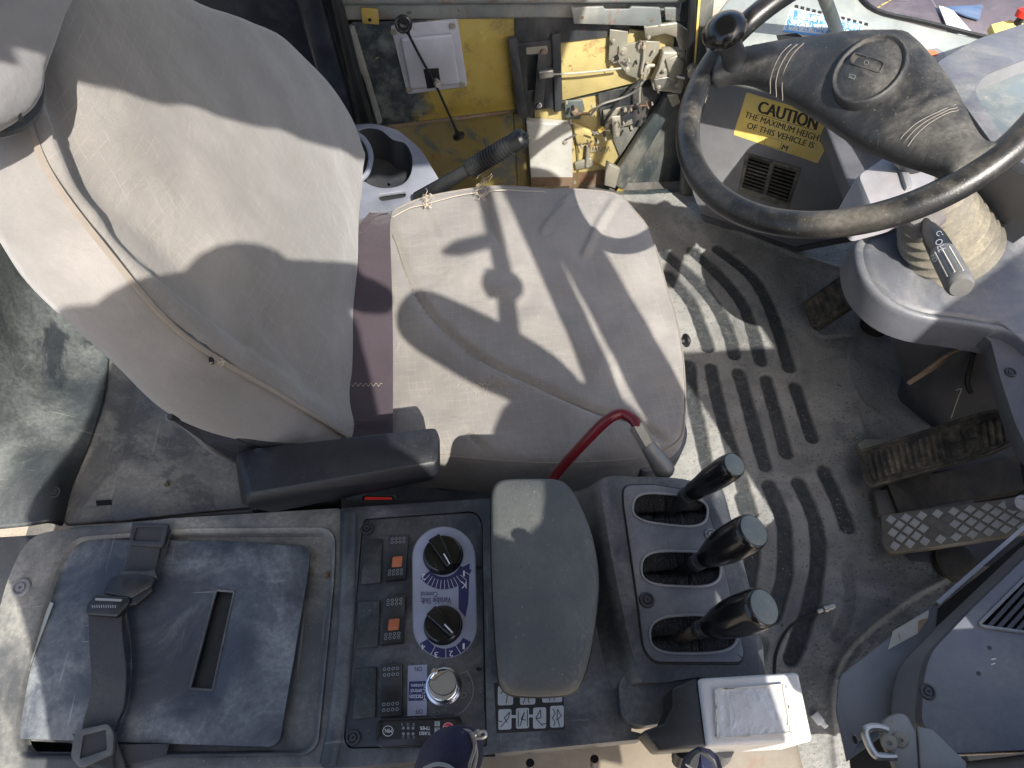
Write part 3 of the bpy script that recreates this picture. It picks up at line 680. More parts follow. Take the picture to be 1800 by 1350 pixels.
# suspension base, cushion pan and black side bits
plate('cushion_pan', Z(.40), [(660, 420), (840, 350), (1085, 360), (1150, 450), (1180, 600), (1188, 740), (1160, 812), (960, 835), (640, 830)], .05, m_blk, seat, h=-.06, r=.03, bev=.006)
plate('front_corner_cap', Z(.42), [(1110, 800), (1195, 700), (1209, 760), (1206, 780), (1192, 805), (1130, 835)], .05, m_slate_d, seat, h=-.045, r=.02, bev=.006)
plate('suspension_base', Z(.1), [(740, 470), (1080, 470), (1090, 760), (740, 780)], .22, m_blk, seat, h=0, r=.03, bev=.01)
# loose threads
def thread(name, P, r=.0006, h=0): tube(name, P, r, m_thread, cush, seg=4, n=3)
for (x, y, s) in ((848, 326, 34), (748, 346, 22), (846, 345, 24), (750, 362, 14)):
    for i in range(9):
        P = []; a = random.uniform(0, 6.28); px, py = x+random.uniform(-3, 3), y+random.uniform(-3, 3)
        for k in range(5):
            P.append(top.at(px, py, .006+random.uniform(0, .008))); px += random.uniform(-s*.28, s*.28); py += random.uniform(-s*.3, s*.25)
        thread('loose_thread', P)
P = [top.at(x, y, .008) for x, y in [(848, 340), (870, 335), (900, 334), (925, 336), (950, 336), (960, 338)]]; thread('loose_thread', P, .0009)
P = [top.at(x, y, .008) for x, y in [(690, 382), (720, 366), (745, 360), (800, 345), (840, 338)]]; thread('loose_thread', P, .0008)
cr_v = []; cr_f = []; rg_ = random.Random(9)
for i in range(170):
    x, y = rg_.gauss(875, 28), rg_.gauss(682, 9)
    p = top.at(x, y); p.z = .452+.007+.0125+hcush(p)+.001; r = rg_.choice((.0005, .0008, .0011)); k = len(cr_v)
    cr_v += [p+V((r, 0, -r)), p+V((-r, r, -r)), p+V((-r, -r, -r)), p+V((0, 0, r))]; cr_f += [(k, k+1, k+3), (k+1, k+2, k+3), (k+2, k, k+3)]
o = mk('crumbs', cr_v, cr_f, m_thread, cush, smooth=False); o['kind'] = 'stuff'
# backrest --------------------------------------------------------
A_ = Z(.50).at(612, 768); aa = math.radians(22)
Bk = Pl(A_, (math.cos(aa), 0, math.sin(aa)))
N_ = [(612, 768), (500, 698), (380, 628), (290, 560), (180, 430), (97, 320), (58, 235), (30, 120), (5, -20), (-20, -150)]
F_ = [(636, 262), (612, 205), (560, 132), (485, 62), (330, 2), (240, -60), (180, -110), (120, -160), (60, -210), (0, -260)]
def bulge(s, t):  # s across, t along
    b = .030*math.sin(math.pi*s)**.8 if 0 < s < 1 else 0
    b *= min(1, .15+t*.35)
    return b-.016*math.exp(-((s-.13)/.075)**2)*min(1, .3+t*.35)
G = []
cols = [0, .03, .08, .14, .22, .3, .42, .6, .78, .92, 1.0]
n5 = Bk.n
for s in cols:
    r_ = []
    for t in range(len(N_)):
        a = Bk.at(*N_[t]); b = Bk.at(*F_[t]); p = a.lerp(b, s)
        if t == 0: p += Bk.n*(-.012*math.sin(math.pi*s))
        p = p + n5*bulge(s, t)
        if s == .03: p = a.lerp(b, .03)+n5*.010*min(1, t+.3)
        r_.append(p)
    G.append(r_)
# far side wall going back
for dd in (.03, .09, .13):
    G.append([Bk.at(*F_[t])+V((0, .012 if dd < .1 else -.02, 0))-n5*dd for t in range(len(N_))])
# first add a lower lip to each row
G2 = []
for r_ in G:
    lip = r_[0]-n5*.05+V((0, 0, -.03)); lip2 = r_[0]-n5*.004+V((0, 0, -.008))
    G2.append([lip, lip2]+r_)
fold = [(cr([Bk.at(x, y) for x, y in L], 4), a, s) for L, a, s in [
    ([(275, 60), (300, 130), (330, 190)], .005, .010), ([(150, 330), (260, 400), (330, 480)], -.006, .03), ([(420, 250), (560, 300)], .003, .03), ([(480, 580), (560, 680), (600, 750)], -.006, .02),
    ([(200, 420), (300, 510), (420, 600), (540, 690)], -.006, .018), ([(600, 640), (570, 500), (590, 400)], .004, .02), ([(420, 150), (500, 210)], -.003, .02), ([(330, 60), (355, 130), (420, 230)], -.004, .014), ([(250, 560), (330, 600), (420, 660), (520, 720)], .004, .012), ([(560, 520), (500, 560), (470, 640)], -.003, .015), ([(130, 250), (200, 290), (260, 360)], -.003, .02), ([(300, 250), (330, 330)], .003, .02)]]
def bf(p, u):
    h = .0018*math.sin(p.z*23+p.y*17)+.0012*math.sin(p.z*41-p.y*37)
    for P, a, s in fold:
        best = min((p-q).length for q in P); h += 1.9*a*math.exp(-(best/s)**2)
    return p+n5*h
m_fabb = m_fab
bk = patch('backrest', G2, m_fabb, seat, n=7, solid=.004, f=bf)
# near side panel
Bs = [(560, 782), (430, 775), (300, 730), (192, 632), (60, 512), (0, 428), (-55, 330), (-90, 230), (-120, 60), (-150, -100)]
dd = [.02, .05, .08, .10, .12, .13, .13, .13, .13, .13]
G = []
for s in (0, .08, .35, .7, 1.0):
    r_ = []
    for t in range(len(N_)):
        a = Bk.at(*N_[t])+n5*.001; b = Bk.at(Bs[t][0], Bs[t][1], -dd[t]); p = a.lerp(b, s)
        p += V((-.35, -.9, .1)).normalized()*.018*math.sin(math.pi*s)*min(1, t*.5+.3)
        r_.append(p)
    G.append(r_)
fold2 = [(cr([Bk.at(x, y, -.02) for x, y in L], 4), a, s) for L, a, s in [([(370, 640), (420, 690), (480, 720)], -.005, .012), ([(430, 690), (500, 740), (560, 765)], .005, .010), ([(300, 600), (330, 660), (360, 720)], .003, .02), ([(450, 720), (520, 735), (590, 765)], -.004, .008)]]
def sf(p, u):
    h = .0012*math.sin(p.x*53+p.z*37)
    for P, a, s in fold2: h += 1.8*a*math.exp(-(min((p-q).length for q in P)/s)**2)
    return p+V((-.3, -.9, .2))*h
patch('backrest_side', G, m_fab2, seat, n=7, solid=.004, f=sf)
tube('side_seam', [Bk.at(x, y, .004) for x, y in N_[:8]], .0036, m_pipe, bk, seg=6)
for i in range(6):
    x, y = 380+random.uniform(-8, 12), 632+random.uniform(-3, 6)
    tube('loose_thread', [Bk.at(x, y, .008), Bk.at(x+random.uniform(-6, 8), y+random.uniform(-4, 8), .012), Bk.at(x+random.uniform(-10, 14), y+random.uniform(-2, 10), .006)], .0006, m_thread, bk, seg=4)
lathe('frayed_hole', Bk.at(372, 634, .006), Bk.n, [(0, .005), (.001, .003)], m_void, bk, seg=8)
# hem, black carpet side and grey shell rim at the lower rear
hem = [Bk.at(x, y, -h) for x, y, h in [(298, 731, .08), (360, 741, .07), (430, 772, .05), (500, 783, .035), (560, 782, .02)]]
tube('hem_binding', hem, .005, m_blk, seat, seg=8)
cp = [(300, 736, .09), (345, 745, .085), (420, 776, .06), (500, 790, .05), (520, 830, .12), (415, 812, .14), (360, 778, .12)]
pts = [Bk.at(x, y, -h) for x, y, h in cp]
mk('carpet_side', pts, [list(range(len(pts)))], m_carpet, seat, smooth=False)
tube('shell_rim', [Bk.at(x, y, -h) for x, y, h in [(296, 733, .10), (330, 752, .12), (365, 785, .13), (395, 804, .14), (430, 822, .15)]], .0045, m_slate, seat, seg=8)
# headrest
H = Bk.up(.045)
hp = [(130, -60), (108, 20), (88, 80), (68, 135), (64, 165), (55, 192), (30, 215), (0, 226), (-50, 228), (-90, 180), (-90, -60)]
ho = cr([H.at(x, y) for x, y in hp], 6, True)
hr = dome('headrest', ho, H.n, [(.94, -.10), (1.0, -.06), (1.02, -.025), (1.0, -.006), (.95, .006), (.85, .012), (.6, .018), (.3, .021), (.02, .022)], m_head, seat, ang=90)
tube('elastic_hem', [H.at(x, y, -.03) for x, y in [(68, 140), (66, 168), (58, 196), (34, 219), (0, 231), (-50, 234)]], .006, m_web, hr, seg=8)
tube('headrest_seam', [H.at(x, y, .010) for x, y in [(-5, 105), (8, 135), (22, 170), (35, 200), (36, 212)]], .0014, m_blk, hr, seg=5)
# folding armrest
ar = thing('folding_armrest', (-.2, .46, .56), 'black moulded folding armrest on the near side of the seat back', 'armrest')
T = Z(.60)
tp = rnd([T.at(418, 792), T.at(768, 752), T.at(770, 812), T.at(440, 868)], .008, 4)
mid = rnd([T.at(413, 800, -.02), T.at(773, 760, -.02), T.at(774, 835, -.02), T.at(425, 892, -.02)], .012, 4)
bo = rnd([T.at(425, 815, -.06), T.at(768, 775, -.06), T.at(768, 842, -.06), T.at(470, 903, -.06)], .012, 4)
def shrink(L, s, dz):
    c = sum(L, V((0, 0, 0)))/len(L); return [c+(p-c)*s+V((0, 0, dz)) for p in L]
loft('arm_pad', [shrink(tp, .96, .001), tp, [a.lerp(b, .35)+V((0, 0, .003)) for a, b in zip(tp, mid)], mid, bo], m_arm, ar, bev=.003, ang=50)
plate('pivot_bracket', Z(.47), [(430, 800), (600, 790), (600, 880), (440, 900)], .04, m_blk, ar, bev=.006)
# lap belt
sb = thing('lap_belt', (-.12, .8, .49), 'faded purple-brown lap belt lying across the gap behind the cushion', 'seat belt')
T = Z(.492)
A = [(628, 388), (622, 410), (612, 470), (607, 530), (602, 600), (598, 660), (597, 735), (598, 790)]
B = [(690, 372), (686, 400), (688, 470), (690, 540), (691, 610), (691, 680), (691, 745), (690, 790)]
wb = ribbon('webbing', T, A, B, m_belt, sb, th=.0015, hs=[-.015, 0, .004, .003, .005, .003, .006, .002], ang=80)
ribbon('folded_corner', T, [(622, 412), (634, 392), (650, 372)], [(640, 408), (664, 378), (684, 374)], m_belt, sb, th=.0015, hs=[.006, .006, .003])
for k in range(3):
    L = [[(620+i*4+random.uniform(-.6, .6), 742+k*5+random.uniform(-1, 1)), (622.5+i*4, 743+k*5)] for i in range(16)]
    strokes('stitching', T, L, .0012, m_ink, wb, h=.009)
strokes('worn_scuff', T, [[(618+i*3, 676+3*math.sin(i*2.1)), (621+i*3, 676+3*math.sin(i*2.1+1.6))] for i in range(18)], .0006, m_thread, wb, h=.0085)
bu = thing('belt_buckle', Z(.47).at(665, 885), 'red release button of the belt buckle beside the switch console', 'buckle')
plate('buckle_body', Z(.528), [(635, 868), (696, 868), (698, 900), (635, 902)], .04, m_blk, bu, h=-.04, bev=.004)
plate('release_button', Z(.53), [(640, 872), (688, 873), (691, 889), (641, 891)], .008, m_redb, bu, h=0, bev=.002)
# ================================================================ FAR SIDE: cup holder tray and park brake
ch = thing('cup_holder_tray', (-.16, 1.12, .36), 'grey plastic side tray with a double round cup well beyond the seat', 'cup holder')
T = Z(.38)
well = cr(pix(T, [(625, 240), (640, 226), (668, 228), (690, 245), (712, 252), (724, 275), (722, 305), (705, 325), (670, 330), (640, 318), (622, 290)]), 4, True)
slot = rnd(pix(T, [(664, 342), (712, 335), (714, 346), (668, 354)]), .01)
og = rnd(pix(T, [(590, 222), (655, 216), (700, 228), (740, 262), (778, 325), (735, 345), (690, 372), (640, 395), (590, 400)]), .02)
m_tray = plastic('grey_tray_plastic', (.17, .18, .21), .42, .5, (.35, .34, .33), 6, .1, scr=.3)
prism('tray_top', og, V((0, 0, -.008)), m_tray, ch, holes=[well, slot], bev=.002)
c0 = sum(well, V((0, 0, 0)))/len(well)
loft('cup_well', [[p+V((0, 0, -.001)) for p in well], [c0+(p-c0)*.96+V((0, 0, -.02)) for p in well], [c0+(p-c0)*.86+V((0, 0, -.075)) for p in well], [c0+(p-c0)*.05+V((0, 0, -.08)) for p in well]], m_dark, ch, caps=False, ang=60)
plate('slot_floor', T, [(655, 332), (722, 328), (722, 356), (655, 362)], .002, m_dark, ch, h=-.02)
loft('tray_side', [[p+V((0, 0, -.007)) for p in og], [p+V((0, 0, -.30)) for p in og]], m_tray, ch, caps=False)
tube('hook_ring', [T.at(610, 228, .01), T.at(640, 245, .012), T.at(652, 275, .012), T.at(645, 305, .01), T.at(630, 318, .006)], .006, m_tray, ch, seg=8)
pb = thing('park_brake_lever', (-.05, 1.17, .4), 'black ribbed hand lever rising beyond the cushion in front of the door', 'hand lever')
a = Z(.40).at(735, 350); b = Z(.56).at(922, 240); d = (b-a)
g0 = a+d*.50
tube('lever_arm', [a, g0+d*.06], [.016, .012], m_blk, pb, seg=12, smooth_path=False)
Lh = (b-g0).length; pr = [(0, .010), (.003, .0175)]
nrib = 15
for i in range(nrib):
    s = .005+i*(Lh*.74)/nrib; w_ = Lh*.74/nrib; pr += [(s, .0185), (s+w_*.55, .0188), (s+w_*.6, .0165), (s+w_*.95, .0165)]
pr += [(Lh*.80, .018), (Lh*.96, .0185), (Lh*1.0, .015), (Lh*1.01, .008), (Lh*1.01, .006), (Lh*1.05, .005), (Lh*1.06, .001)]
lathe('ribbed_grip', g0, d, pr, m_blk, pb, seg=24, ang=25)
o = lathe('rubber_knob', Z(.10).at(1207, 598), V((-1, -.2, .1)), [(-.004, .012), (0, .016), (.004, .016), (.010, .008), (.02, .007), (.03, .010)], m_blk, None, seg=20)
tag(o, 'small black rubber knob poking out under the front of the cushion', 'knob')
# red lever
rl = thing('red_lever', (.1, .42, .5), 'bent red steel lever with a worn grey grip over the seat edge', 'lever')
P = [Z(.46).at(955, 868), Z(.50).at(985, 825), Z(.56).at(1030, 775), Z(.595).at(1068, 738), Z(.60).at(1092, 727), Z(.60).at(1112, 737), Z(.598).at(1122, 752)]
tube('red_bar', P, .0075, m_red, rl, seg=14, n=6)
a = Z(.597).at(1118, 746); b = Z(.585).at(1138, 782); c_ = Z(.565).at(1168, 826)
lathe('hex_nut', a, b-a, [(0, .009), (.002, .0115), ((b-a).length, .0105), ((b-a).length+.002, .009)], m_steel, rl, seg=6, smooth=False)
lathe('worn_grip', b, c_-b, [(0, .010), (.01, .0115), ((c_-b).length*.7, .0135), ((c_-b).length, .0145), ((c_-b).length+.006, .0125), ((c_-b).length+.0105, .007), ((c_-b).length+.012, .0002)], m_grip, rl, seg=20)
# ================================================================ SIDE CONSOLE (near side)
K = Z(.53)
con = thing('side_console', (-.35, .2, .2), 'long dusty dark grey side console with recessed tray at the bottom left', 'console')
outer = rnd(pix(K, [(-60, 1420), (-50, 1250), (15, 1010), (52, 938), (300, 911), (598, 893), (598, 1348), (300, 1352), (100, 1372)]), [.02, .03, .03, .04, 0, .005, .005, 0, .02])
tray = rnd(pix(K, [(22, 1300), (40, 1190), (100, 990), (130, 945), (330, 930), (575, 928), (590, 945), (588, 1020), (560, 1310), (540, 1328), (220, 1332), (35, 1335)]), [.02, .02, .03, .02, .01, .01, .01, .02, .02, .01, .01, .02])
prism('console_body', outer, V((0, 0, -.06)), m_con_dusty, con, holes=[tray], bev=.008, seg=3)
tc = sum(tray, V((0, 0, 0)))/len(tray)
loft('tray_wall', [[p+V((0, 0, .002)) for p in tray], [tc+(p-tc)*.985+V((0, 0, .001)) for p in tray], [tc+(p-tc)*.965+V((0, 0, -.010)) for p in tray], [tc+(p-tc)*.95+V((0, 0, -.0135)) for p in tray]], m_con_dusty, con, caps=False, ang=60)
hole = rnd(pix(K, [(48, 1302), (128, 1306), (128, 1322), (50, 1321)], -.0145), .004)
pl_ = [K.at(x, y, -.0145) for x, y in [(-20, 1345), (10, 1180), (85, 960), (130, 925), (600, 915), (600, 1030), (570, 1345)]]
prism('tray_floor', pl_, V((0, 0, -.003)), m_con_dusty, con, holes=[hole])
plate('hole_bottom', K, [(20, 1285), (160, 1285), (160, 1345), (20, 1345)], .002, m_void, con, h=-.05)
quadbox('console_side', (-.80, .135, -.01), (.23, .40, .46), m_dark, None, parent=None).name = 'x'
o = bpy.data.objects['x']; o.name = 'console_base'; o.parent = con; o.location = o.location-con.location
screw(K, 38, 1033, m_slate, con, None, .012, 0)
lid = thing('tray_lid', K.at(300, 1130), 'scuffed blue-grey loose lid with a long slot lying in the console tray', 'lid')
LS = K.up(-.004)
lo = rnd(pix(LS, [(130, 946), (240, 949), (420, 952), (546, 962), (543, 1000), (492, 1302), (478, 1313), (190, 1304), (22, 1298), (12, 1285), (46, 1150), (112, 965)]), [.014, 0, 0, .012, 0, .012, .012, 0, .006, .006, 0, .012])
sl_ = rnd(pix(LS, [(380, 1037), (412, 1040), (374, 1213), (334, 1210)]), .002)
prism('lid_plate', lo, V((0, 0, -.004)), m_lid, lid, holes=[sl_], bev=.0012, seg=2)
lip = [V((p.x, p.y, p.z)) for p in sl_]
tube('slot_lip', lip+[lip[0]], .0016, m_con, lid, seg=6, smooth_path=False)
plate('slot_trough', LS, [(374, 1028), (420, 1030), (380, 1222), (326, 1220)], .001, m_blk, lid, h=-.0095)
plate('torn_edge', LS, [(88, 1058), (94, 1060), (52, 1172), (43, 1170)], .0012, m_pale, lid, h=.0012)
# strap
st_ = thing('cargo_strap', K.at(200, 1100, .01), 'black woven strap with side-release buckle draped over the tray lid', 'strap')
A = [(243, 925), (234, 950), (222, 985), (216, 1008)]; B = [(292, 930), (283, 955), (277, 988), (268, 1012)]
ribbon('strap_end', K, A, B, m_web, st_, hs=[.010, .010, .008, .010], ang=80)
ribbon('strap_tail', K, [(262, 930), (262, 960), (255, 1010)], [(302, 932), (290, 975), (272, 1020)], m_web, st_, hs=[.004, .004, .005], ang=80)
A = [(155, 1065), (157, 1130), (160, 1190), (155, 1240), (146, 1275), (140, 1340)]; B = [(214, 1070), (216, 1120), (222, 1180), (218, 1240), (200, 1285), (200, 1360)]
ribbon('strap_band', K, A, B, m_web, st_, hs=[.012, .020, .022, .014, .010, .012], ang=80)
A = [(196, 1070), (222, 1120), (231, 1180), (225, 1240), (205, 1290)]; B = [(222, 1075), (229, 1120), (231, 1185), (222, 1250), (196, 1300)]
ribbon('folded_edge', K, A, B, m_web, st_, hs=[.010, .010, .008, .006, .005], ang=80)
ribbon('strap_loop', K, [(185, 1310), (240, 1308), (296, 1308)], [(200, 1345), (240, 1342), (290, 1330)], m_web, st_, hs=[.004, .003, .003], ang=80)
ribbon('strap_hem', K, [(128, 1290), (150, 1340), (160, 1380)], [(200, 1290), (215, 1330), (230, 1380)], m_web, st_, hs=[.010, .008, .004], ang=80)
sq = lambda L, h, r=.004: rnd(pix(K, L, h), r)
prism('top_slider', sq([(232, 918), (297, 920), (286, 962), (227, 958)], .015), V((0, 0, -.005)), m_dark, st_, holes=[sq([(240, 926), (288, 927), (281, 952), (234, 950)], .015, .002)], bev=.001)
plate('slider_web', K, [(238, 924), (290, 925), (282, 954), (232, 952)], .002, m_web, st_, h=.0105, r=.002)
prism('lower_slider', sq([(132, 1284), (190, 1272), (200, 1290), (198, 1325), (140, 1350), (124, 1330)], .020), V((0, 0, -.006)), m_con_dusty, st_, holes=[sq([(146, 1292), (186, 1282), (188, 1318), (140, 1334)], .020, .002)], bev=.0015)
plate('slider_web', K, [(142, 1288), (188, 1278), (190, 1320), (136, 1338)], .003, m_web, st_, h=.0140, r=.002)
prism('buckle_top', sq([(208, 1010), (246, 1008), (272, 1014), (266, 1030), (232, 1050), (226, 1052), (180, 1042), (192, 1018)], .022, .003), V((0, 0, -.010)), m_blk, st_, bev=.0025)
prism('buckle_frame', sq([(152, 1062), (166, 1045), (228, 1048), (226, 1060), (204, 1084), (150, 1080)], .024, .003), V((0, 0, -.014)), m_blk, st_, bev=.003)
prism('buckle_side_clip', sq([(232, 1048), (258, 1028), (266, 1030), (268, 1038), (240, 1062), (226, 1064)], .020, .002), V((0, 0, -.008)), m_blk, st_, bev=.0015)
prism('buckle_neck', sq([(212, 1002), (256, 1004), (272, 1000), (276, 1014), (262, 1022), (210, 1014)], .020, .002), V((0, 0, -.008)), m_dark, st_, bev=.0015)
strokes('buckle_ridges', K, [[(162+i*4, 1064), (163+i*4, 1068)] for i in range(11)], .0012, m_greyprint, st_, h=.0245)
plate('buckle_bar', K, [(168, 1051), (214, 1053), (213, 1057), (167, 1055)], .0015, m_greyprint, st_, h=.0238)
for (x, y, r) in ((572, 1012, .007), (549, 1008, .003), (545, 998, .003)):
    pts = [K.at(x+random.uniform(-.5, .5), y, 0)]; 
    o = dome('rust_flake', cr([K.at(x+r*900*math.cos(a)*random.uniform(.6, 1.1), y+r*800*math.sin(a)*random.uniform(.6, 1.1), -.012) for a in [i*.9 for i in range(7)]], 3, True), V((0, 0, 1)), [(1, 0), (.8, r*.5), (.1, r*.6)], m_rust, con, ang=40)
# ---- switch console
K2 = Z(.55)
sc_ = thing('switch_console', K2.at(730, 1100), 'dark console section with framed switch panel between the tray and arm pad', 'console')
bodyL = pix(K2, [(598, 893), (862, 876), (1100, 870), (1110, 1285), (1140, 1292), (1130, 1299), (640, 1347), (560, 1352), (598, 1200)])
po = rnd(pix(K2, [(640, 912), (835, 898), (848, 915), (856, 1312), (612, 1316), (604, 1300), (630, 1000), (636, 925)]), [.01, .01, .01, .003, .008, .01, 0, 0])
prism('console_shell', rnd(bodyL, [.004, 0, .002, 0, .01, .02, .01, .01, 0]), V((0, 0, -.05)), m_con, sc_, holes=[po], bev=.006, seg=3)
tube('raised_rib', [K2.at(x, y, -.004) for x, y in [(616, 905), (614, 960), (612, 1050), (606, 1150), (596, 1250), (578, 1345)]], .011, m_con, sc_, seg=14)
PS = K2.up(-.002)
pp_ = [K2.at(x, y, -.002) for x, y in []]
cen = sum(po, V((0, 0, 0)))/len(po)
panel = prism('switch_panel', [cen+(p-cen)*.992+V((0, 0, -.0015)) for p in po], V((0, 0, -.003)), m_panel, sc_, bev=.0008)
PS = K2.up(-.0015)
plate('panel_recess', K2, [(600, 880), (870, 875), (870, 1330), (595, 1330)], .003, m_void, sc_, h=-.012)
for x, y in ((645, 930), (621, 1297)): screw(PS, x, y, m_dark, panel, None, .0085, 0)
for x, y in ((845, 997), (848, 1176)):
    plate('panel_clip', PS, [(838, y-2), (846, y-2), (846, y+2), (838, y+2)], .002, m_void, panel); cyl('clip_hole', PS.at(840, y), PS.n, .002, .0008, m_void, panel)
plate('panel_gap', PS, [(847, 960), (851, 960), (855, 1250), (851, 1250)], .0004, m_void, panel)
m_blank = plastic('dusty_switch_blank', (.016, .02, .021), .5, .55, (.11, .12, .115), 16, .3)
for i, L in enumerate([[(638, 950), (673, 946), (669, 1024), (634, 1027)], [(630, 1058), (668, 1054), (665, 1137), (625, 1140)], [(624, 1175), (662, 1171), (660, 1261), (619, 1265)]]):
    o = plate('switch_blank', PS, L, .003, m_blank, None, r=.002, bev=.0015)
    tag(o, ['plain blank switch cover topmost of three on the left of the panel', 'plain blank switch cover in the middle of the left column', 'plain blank switch cover lowest in the left column'][i], 'switch blank', 'blank switch covers on the panel')
rock = [([(684, 943), (718, 941), (712, 1018), (677, 1021)], 1), ([(676, 1051), (713, 1048), (708, 1130), (670, 1134)], 2), ([(669, 1169), (707, 1166), (706, 1258), (667, 1261)], 0)]
labs = ['black rocker switch with orange lens and white symbol, top of the row', 'black rocker switch with a plain worn orange lens, middle of the row', 'black rocker switch with dotted grips and no lens, beside the traction label']
for i, (L, kind) in enumerate(rock):
    c = PS.at(sum(p[0] for p in L)/4, sum(p[1] for p in L)/4); t = thing('rocker_switch', c, labs[i], 'switch', 'rocker switches on the panel')
    P = pix(PS, L, .006); rows = []
    for k in range(9):
        s = k/8; a = P[0].lerp(P[3], s); b = P[1].lerp(P[2], s); z = .003*abs(2*s-1)**1.5*(1 if s > .5 else 1.2)+(-.0012 if .3 < s < .7 else 0)
        dz = V((0, 0, z)); rows.append([a+V((0, 0, -.006)), a+dz+V((0, 0, -.0007)), a.lerp(b, .06)+dz, a.lerp(b, .94)+dz, b+dz+V((0, 0, -.0007)), b+V((0, 0, -.006))])
    rows = [[p+V((0, 0, -.004)) if 0 < j < 5 else p for j, p in enumerate(rows[0])]]+rows+[[p+V((0, 0, -.004)) if 0 < j < 5 else p for j, p in enumerate(rows[-1])]]
    loft('rocker', rows, m_blk, t, caps=True, ang=30)
    def on(u, v, h=0):
        a = P[0].lerp(P[3], v); b = P[1].lerp(P[2], v); q = a.lerp(b, u); q.z += .003*abs(2*v-1)**1.5*(1 if v > .5 else 1.2)+(-.0012 if .3 < v < .7 else 0)+h; return q
    bm_v = []; bm_f = []
    for v0 in ((.08, .16), (.80, .88)) if kind else ((.10, .21), (.77, .88)):
        for vv in v0:
            for uu in (.2, .4, .6, .8):
                c = on(uu, vv, .0003); k = len(bm_v)
                for q in range(10):
                    a = q*math.pi/5
                    for rr in (.0012, .0019): bm_v.append(c+V((math.cos(a)*rr, math.sin(a)*rr, .0002)))
                for q in range(10): bm_f.append([k+2*q, k+2*((q+1) % 10), k+2*((q+1) % 10)+1, k+2*q+1])
    o = mk('grip_dots', bm_v, bm_f, m_greyprint, t, smooth=False)
    if kind:
        q = [on(u, v, .0008) for u, v in ((.28, .47), (.78, .47), (.78, .72), (.28, .72))]
        ln = prism('lens', rnd(q, .0015), V((0, 0, -.001)), m_orange, t, bev=.0004)
        S3 = Pl(q[0], (0, 0, 1))
        if kind == 1: text('symbol', S3, 'G5', [(702, 984), (691, 984), (690, 998), (701, 998)][::-1], m_white, ln, .0003)
        else: strokes('hatch', S3, [[(682+k*3, 1094), (682+k*3, 1110)] for k in range(6)], .0003, m_stopred, ln, .0003)
# variable shift control
vs = thing('shift_control_dial', PS.at(781, 1040), 'lavender label plate with two black knobs headed Variable Shift Control', 'dial control')
c1 = (780, 980); c2 = (782, 1100)
L = []
for k in range(17): a = math.pi+math.pi*k/16; L.append((c1[0]+54*math.cos(a), c1[1]+53*math.sin(a)))
for k in range(17): a = math.pi*k/16; L.append((c2[0]+55*math.cos(a), c2[1]+56*math.sin(a)))
lp = prism('label_plate', pix(PS, L, .0006), V((0, 0, -.0006)), m_lav, vs)
plate('label_border', PS, [(c[0]+(x-c[0])*1.03, c[1]+(y-c[1])*1.03) for (x, y), c in zip(L, [c1]*17+[c2]*17)], .0002, m_greyprint, lp)
def arcseg(S, c, r0, r1, a0, a1, n=24):
    return [(c[0]+r1*math.cos(math.radians(a0+(a1-a0)*k/n)), c[1]+r1*math.sin(math.radians(a0+(a1-a0)*k/n))) for k in range(n+1)]+[(c[0]+r0*math.cos(math.radians(a1-(a1-a0)*k/n)), c[1]+r0*math.sin(math.radians(a1-(a1-a0)*k/n))) for k in range(n+1)]
L2 = PS.up(.0007)
plate('blue_band', L2, arcseg(L2, (780, 984), 30, 52, 20, 142), .0003, m_navy, lp)
plate('blue_band', L2, [(806, 1000), (826, 990), (823, 1060), (818, 1085), (806, 1070)], .0002, m_navy, lp)
plate('blue_band', L2, arcseg(L2, (782, 1104), 36, 52, 28, 148), .0003, m_navy, lp)
L3 = PS.up(.0011)
tk = []
for a in range(52, 140, 9): tk.append([(780+36*math.cos(math.radians(a)), 984+36*math.sin(math.radians(a))), (780+51*math.cos(math.radians(a)), 984+51*math.sin(math.radians(a)))])
for a in (30, 42): tk.append([(780+40*math.cos(math.radians(a)), 984+40*math.sin(math.radians(a))), (780+54*math.cos(math.radians(a)), 984+54*math.sin(math.radians(a)))])
for a in (58, 88, 118): tk.append([(782+36*math.cos(math.radians(a)), 1104+36*math.sin(math.radians(a))), (782+53*math.cos(math.radians(a)), 1104+53*math.sin(math.radians(a)))])
strokes('tick_marks', L3, tk, .0006, m_white, lp, 0)
def flip(x0, y0, x1, y1, sk=0):   # quad for words turned upside down inside a photo box
    return [(x1, y0-sk), (x0, y0), (x0, y1), (x1, y1-sk)]
for s, x, y in (('4', 744, 1137), ('3', 767, 1151), ('2', 793, 1149), ('1', 815, 1136)):
    wx = 1.8 if s == '1' else 3.5; text('number', L3, s, flip(x-wx, y-5, x+wx, y+5), m_white, lp, 0)
text('number', L3, '2', flip(741, 1009, 748, 1019), m_white, lp, 0); text('number', L3, '1', flip(814, 1003, 817, 1013), m_white, lp, 0)
text('letters', L3, 'K', flip(810, 1022, 820, 1034), m_white, lp, 0)
text('words', L2, 'Variable Shift', flip(740, 1051, 793, 1062, 1), m_navy, lp, .0003, bold=.012)
text('words', L2, 'Control', flip(740, 1040, 769, 1049.5, 0), m_navy, lp, .0003, bold=.012)
